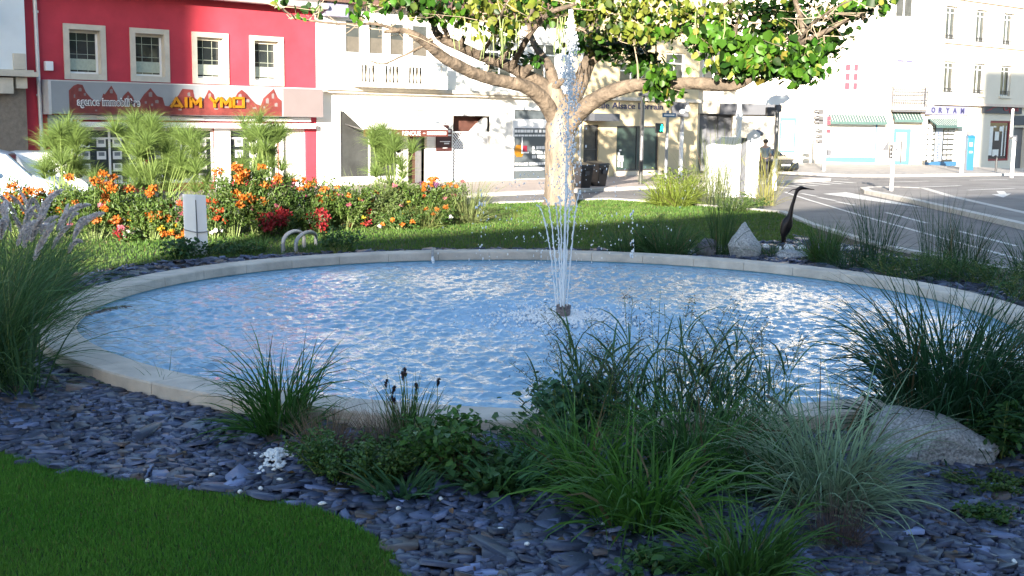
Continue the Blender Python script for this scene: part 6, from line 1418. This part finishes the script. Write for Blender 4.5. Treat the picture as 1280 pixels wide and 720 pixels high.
# leaf clumps: px,py, rx,ry, n, colour mix, depth, size
YG=(.175,.21,.032); LGc=(.064,.16,.014); GR=(.034,.105,.010); DG=(.015,.045,.006); OL=(.088,.13,.024)  # DG puts the shade of inner and underside clumps into the leaf colour
blobs=[
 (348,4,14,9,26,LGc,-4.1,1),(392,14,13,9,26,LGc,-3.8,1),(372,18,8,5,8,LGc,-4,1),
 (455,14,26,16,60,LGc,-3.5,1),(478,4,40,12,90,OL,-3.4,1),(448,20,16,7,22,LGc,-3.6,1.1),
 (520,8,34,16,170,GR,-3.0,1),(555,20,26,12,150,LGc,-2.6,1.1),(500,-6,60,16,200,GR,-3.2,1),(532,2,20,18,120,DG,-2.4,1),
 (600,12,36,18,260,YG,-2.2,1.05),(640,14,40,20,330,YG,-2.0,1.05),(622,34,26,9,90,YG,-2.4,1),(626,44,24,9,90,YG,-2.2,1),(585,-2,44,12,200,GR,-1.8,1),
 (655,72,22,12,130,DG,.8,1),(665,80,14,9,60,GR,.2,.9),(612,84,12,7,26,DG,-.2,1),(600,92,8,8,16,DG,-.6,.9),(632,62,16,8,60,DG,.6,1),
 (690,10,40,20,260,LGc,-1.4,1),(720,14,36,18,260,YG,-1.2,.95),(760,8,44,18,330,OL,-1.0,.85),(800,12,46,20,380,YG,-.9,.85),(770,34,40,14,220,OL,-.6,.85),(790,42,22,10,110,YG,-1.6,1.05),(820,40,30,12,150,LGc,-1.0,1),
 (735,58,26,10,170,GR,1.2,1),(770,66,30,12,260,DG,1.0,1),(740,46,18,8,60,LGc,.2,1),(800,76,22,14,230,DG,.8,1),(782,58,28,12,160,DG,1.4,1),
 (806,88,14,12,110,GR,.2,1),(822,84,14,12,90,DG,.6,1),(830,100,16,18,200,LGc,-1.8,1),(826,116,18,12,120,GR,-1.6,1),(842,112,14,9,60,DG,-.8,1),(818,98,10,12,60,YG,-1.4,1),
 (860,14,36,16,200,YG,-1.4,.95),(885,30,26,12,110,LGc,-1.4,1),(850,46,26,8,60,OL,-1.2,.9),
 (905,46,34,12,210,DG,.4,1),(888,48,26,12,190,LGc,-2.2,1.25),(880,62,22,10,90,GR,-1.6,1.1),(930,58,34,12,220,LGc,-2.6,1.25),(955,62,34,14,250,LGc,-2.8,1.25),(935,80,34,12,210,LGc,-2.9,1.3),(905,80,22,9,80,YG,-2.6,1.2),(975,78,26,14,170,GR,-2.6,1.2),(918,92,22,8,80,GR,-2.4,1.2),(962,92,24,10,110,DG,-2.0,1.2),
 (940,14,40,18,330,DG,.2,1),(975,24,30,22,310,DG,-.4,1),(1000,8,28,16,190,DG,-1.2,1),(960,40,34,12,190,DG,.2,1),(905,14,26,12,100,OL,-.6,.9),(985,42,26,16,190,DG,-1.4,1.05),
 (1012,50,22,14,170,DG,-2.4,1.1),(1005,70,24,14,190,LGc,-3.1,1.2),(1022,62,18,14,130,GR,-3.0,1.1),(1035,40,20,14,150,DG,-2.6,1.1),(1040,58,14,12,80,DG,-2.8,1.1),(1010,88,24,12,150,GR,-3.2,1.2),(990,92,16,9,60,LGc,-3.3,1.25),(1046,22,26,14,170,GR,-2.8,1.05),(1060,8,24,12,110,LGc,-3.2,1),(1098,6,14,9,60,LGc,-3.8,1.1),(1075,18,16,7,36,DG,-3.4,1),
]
nb=NB(); tw=MB(); LBa=np.array([list(p) for p in LB]); leafs=0
for (x,y,rx,ry,n,c,d,sz) in blobs:
    ctr=ay(x,y,TY+d); kk=(TY+d)/F
    n=int(n*(.55 if x>690 else .38)); g=RNG.normal(0,.5,(n,3)); C=np.array(list(ctr))+g*np.array([rx*kk*1.1,max(rx*kk*.8,.5),ry*kk*1.1])
    cm=np.broadcast_to(np.array(c),(n,3)).copy(); mix=RNG.random(n)
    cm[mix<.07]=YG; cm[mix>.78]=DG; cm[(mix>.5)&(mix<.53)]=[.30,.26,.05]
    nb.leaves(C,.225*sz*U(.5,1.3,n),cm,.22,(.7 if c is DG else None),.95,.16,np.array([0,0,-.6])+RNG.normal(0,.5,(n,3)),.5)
    i=np.argmin(((LBa-np.array(list(ctr)))**2).sum(1)); a=Vector(LBa[i]); m=a.lerp(ctr,.5)+Vector((random.gauss(0,.12),random.gauss(0,.1),-.08)); tw.tube([a,m,ctr],[.028,.02,.008],5)
    for j in range(5):
        e=Vector(C[random.randrange(n)]); m2=m.lerp(ctr,.6); tw.tube([m2,m2.lerp(e,.5)+Vector((random.gauss(0,.08),random.gauss(0,.08),-.05)),e],[.014,.009,.004],4)
# crown above the picture edge
for (cx,cy,cz,rx,ry,rz,n) in ((4.8,TY-.6,7.2,4.6,3.4,1.1,2600),(.5,TY-.6,7.6,3.8,3.0,1.1,1500),(-3.2,TY-1.8,6.6,1.8,1.6,.5,420),(2.6,TY,9.0,4.2,3.2,1.0,1500)):
    g=RNG.normal(size=(n,3)); g/=np.linalg.norm(g,axis=1)[:,None]; g*=U(.5,1,(n,1))**.5
    q_=np.floor(g*3.2); keep=(np.sin(q_[:,0]*12.9+q_[:,1]*78.2+q_[:,2]*37.7)*43758.5)%1>.34; C=np.array([cx,cy,cz])+g[keep]*[rx,ry,rz]; C=C[C[:,2]>5.9+.12*np.abs(C[:,1]-TY)]; m=len(C)
    cm=np.array([GR,LGc,YG,DG])[RNG.integers(0,4,m)]; nb.leaves(C,.22*U(.6,1.2,m),cm,.22,None,.92,.16,np.array([0,0,-.6])+RNG.normal(0,.5,(m,3)),.5)
nb.build('crown','leaf',TR); 
# bare fine twigs
for i in range(260):
    a=Vector(LBa[random.randrange(len(LBa))]); 
    if a.z<4.2: continue
    d=Vector((random.gauss(0,.7),random.gauss(0,.5),random.gauss(.1,.4))); tw.tube([a,a+d*.5+Vector((0,0,random.gauss(0,.1))),a+d*1.1],[.016,.010,.004],4)
tw.build('twigs','twig',TR)
for i in range(46):
    x=random.choice([random.uniform(600,650),random.uniform(600,650),random.uniform(690,720),random.uniform(560,600),random.uniform(860,960)]); y=random.uniform(12,46); d=random.uniform(-2.8,-1.4)
    if x>850: d=-2.6; y=random.uniform(10,60)
    p=ay(x,y,TY+d); L=random.uniform(.5,1.05); MB().tube([p,p+Vector((random.gauss(0,.03),0,-L*.4)),p+Vector((random.gauss(0,.06),random.gauss(0,.03),-L))],[.014,.017,.006],5).build('hanging_pod','stem',TR)
# ================================================================ LIGHT, SKY, CAMERA
SAZ,SEL=math.radians(11),math.radians(12.0)
w=bpy.data.worlds.new('World'); SC.world=w; w.use_nodes=True; nt=w.node_tree; nt.nodes.clear()
sk=nt.nodes.new('ShaderNodeTexSky'); sk.sky_type='NISHITA'; sk.sun_disc=False; sk.sun_elevation=SEL; sk.sun_rotation=math.pi+SAZ; sk.altitude=200; sk.air_density=1.0; sk.dust_density=.6; sk.ozone_density=1.6
bg=nt.nodes.new('ShaderNodeBackground'); bg.inputs['Strength'].default_value=.105; o=nt.nodes.new('ShaderNodeOutputWorld'); nt.links.new(sk.outputs[0],bg.inputs[0]); nt.links.new(bg.outputs[0],o.inputs[0])
sl=bpy.data.lights.new('sun','SUN'); sl.energy=5.0; sl.angle=math.radians(.53); sl.color=(1,.90,.76); so=bpy.data.objects.new('sun',sl); COL.objects.link(so)
ld=Vector((math.sin(SAZ)*math.cos(SEL),math.cos(SAZ)*math.cos(SEL),-math.sin(SEL))); so.rotation_euler=ld.to_track_quat('-Z','Y').to_euler(); so.location=(-20,-60,40)
cam=bpy.data.cameras.new('camera'); co=bpy.data.objects.new('camera',cam); COL.objects.link(co); SC.camera=co
cam.sensor_width=36; cam.sensor_fit='HORIZONTAL'; cam.lens=36*F/1280; cam.clip_end=3000; cam.clip_start=.05
rt=Vector((cR,sR*sP,sR*cP)); upv=Vector((-sR,cR*sP,cR*cP)); bk=rt.cross(upv)
mt=Matrix((rt,upv,bk)).transposed().to_4x4(); mt.translation=(0,0,H); co.matrix_world=mt
SC.view_settings.view_transform='Standard'; SC.view_settings.look='None'; SC.view_settings.gamma=1; SC.view_settings.use_curve_mapping=False; SC.view_settings.exposure=2.2
SC.cycles.use_denoising=True; SC.cycles.max_bounces=6; SC.cycles.diffuse_bounces=3; SC.cycles.glossy_bounces=3; SC.cycles.transmission_bounces=4; SC.cycles.transparent_max_bounces=6; SC.cycles.sample_clamp_indirect=6; SC.cycles.caustics_reflective=False; SC.cycles.caustics_refractive=False
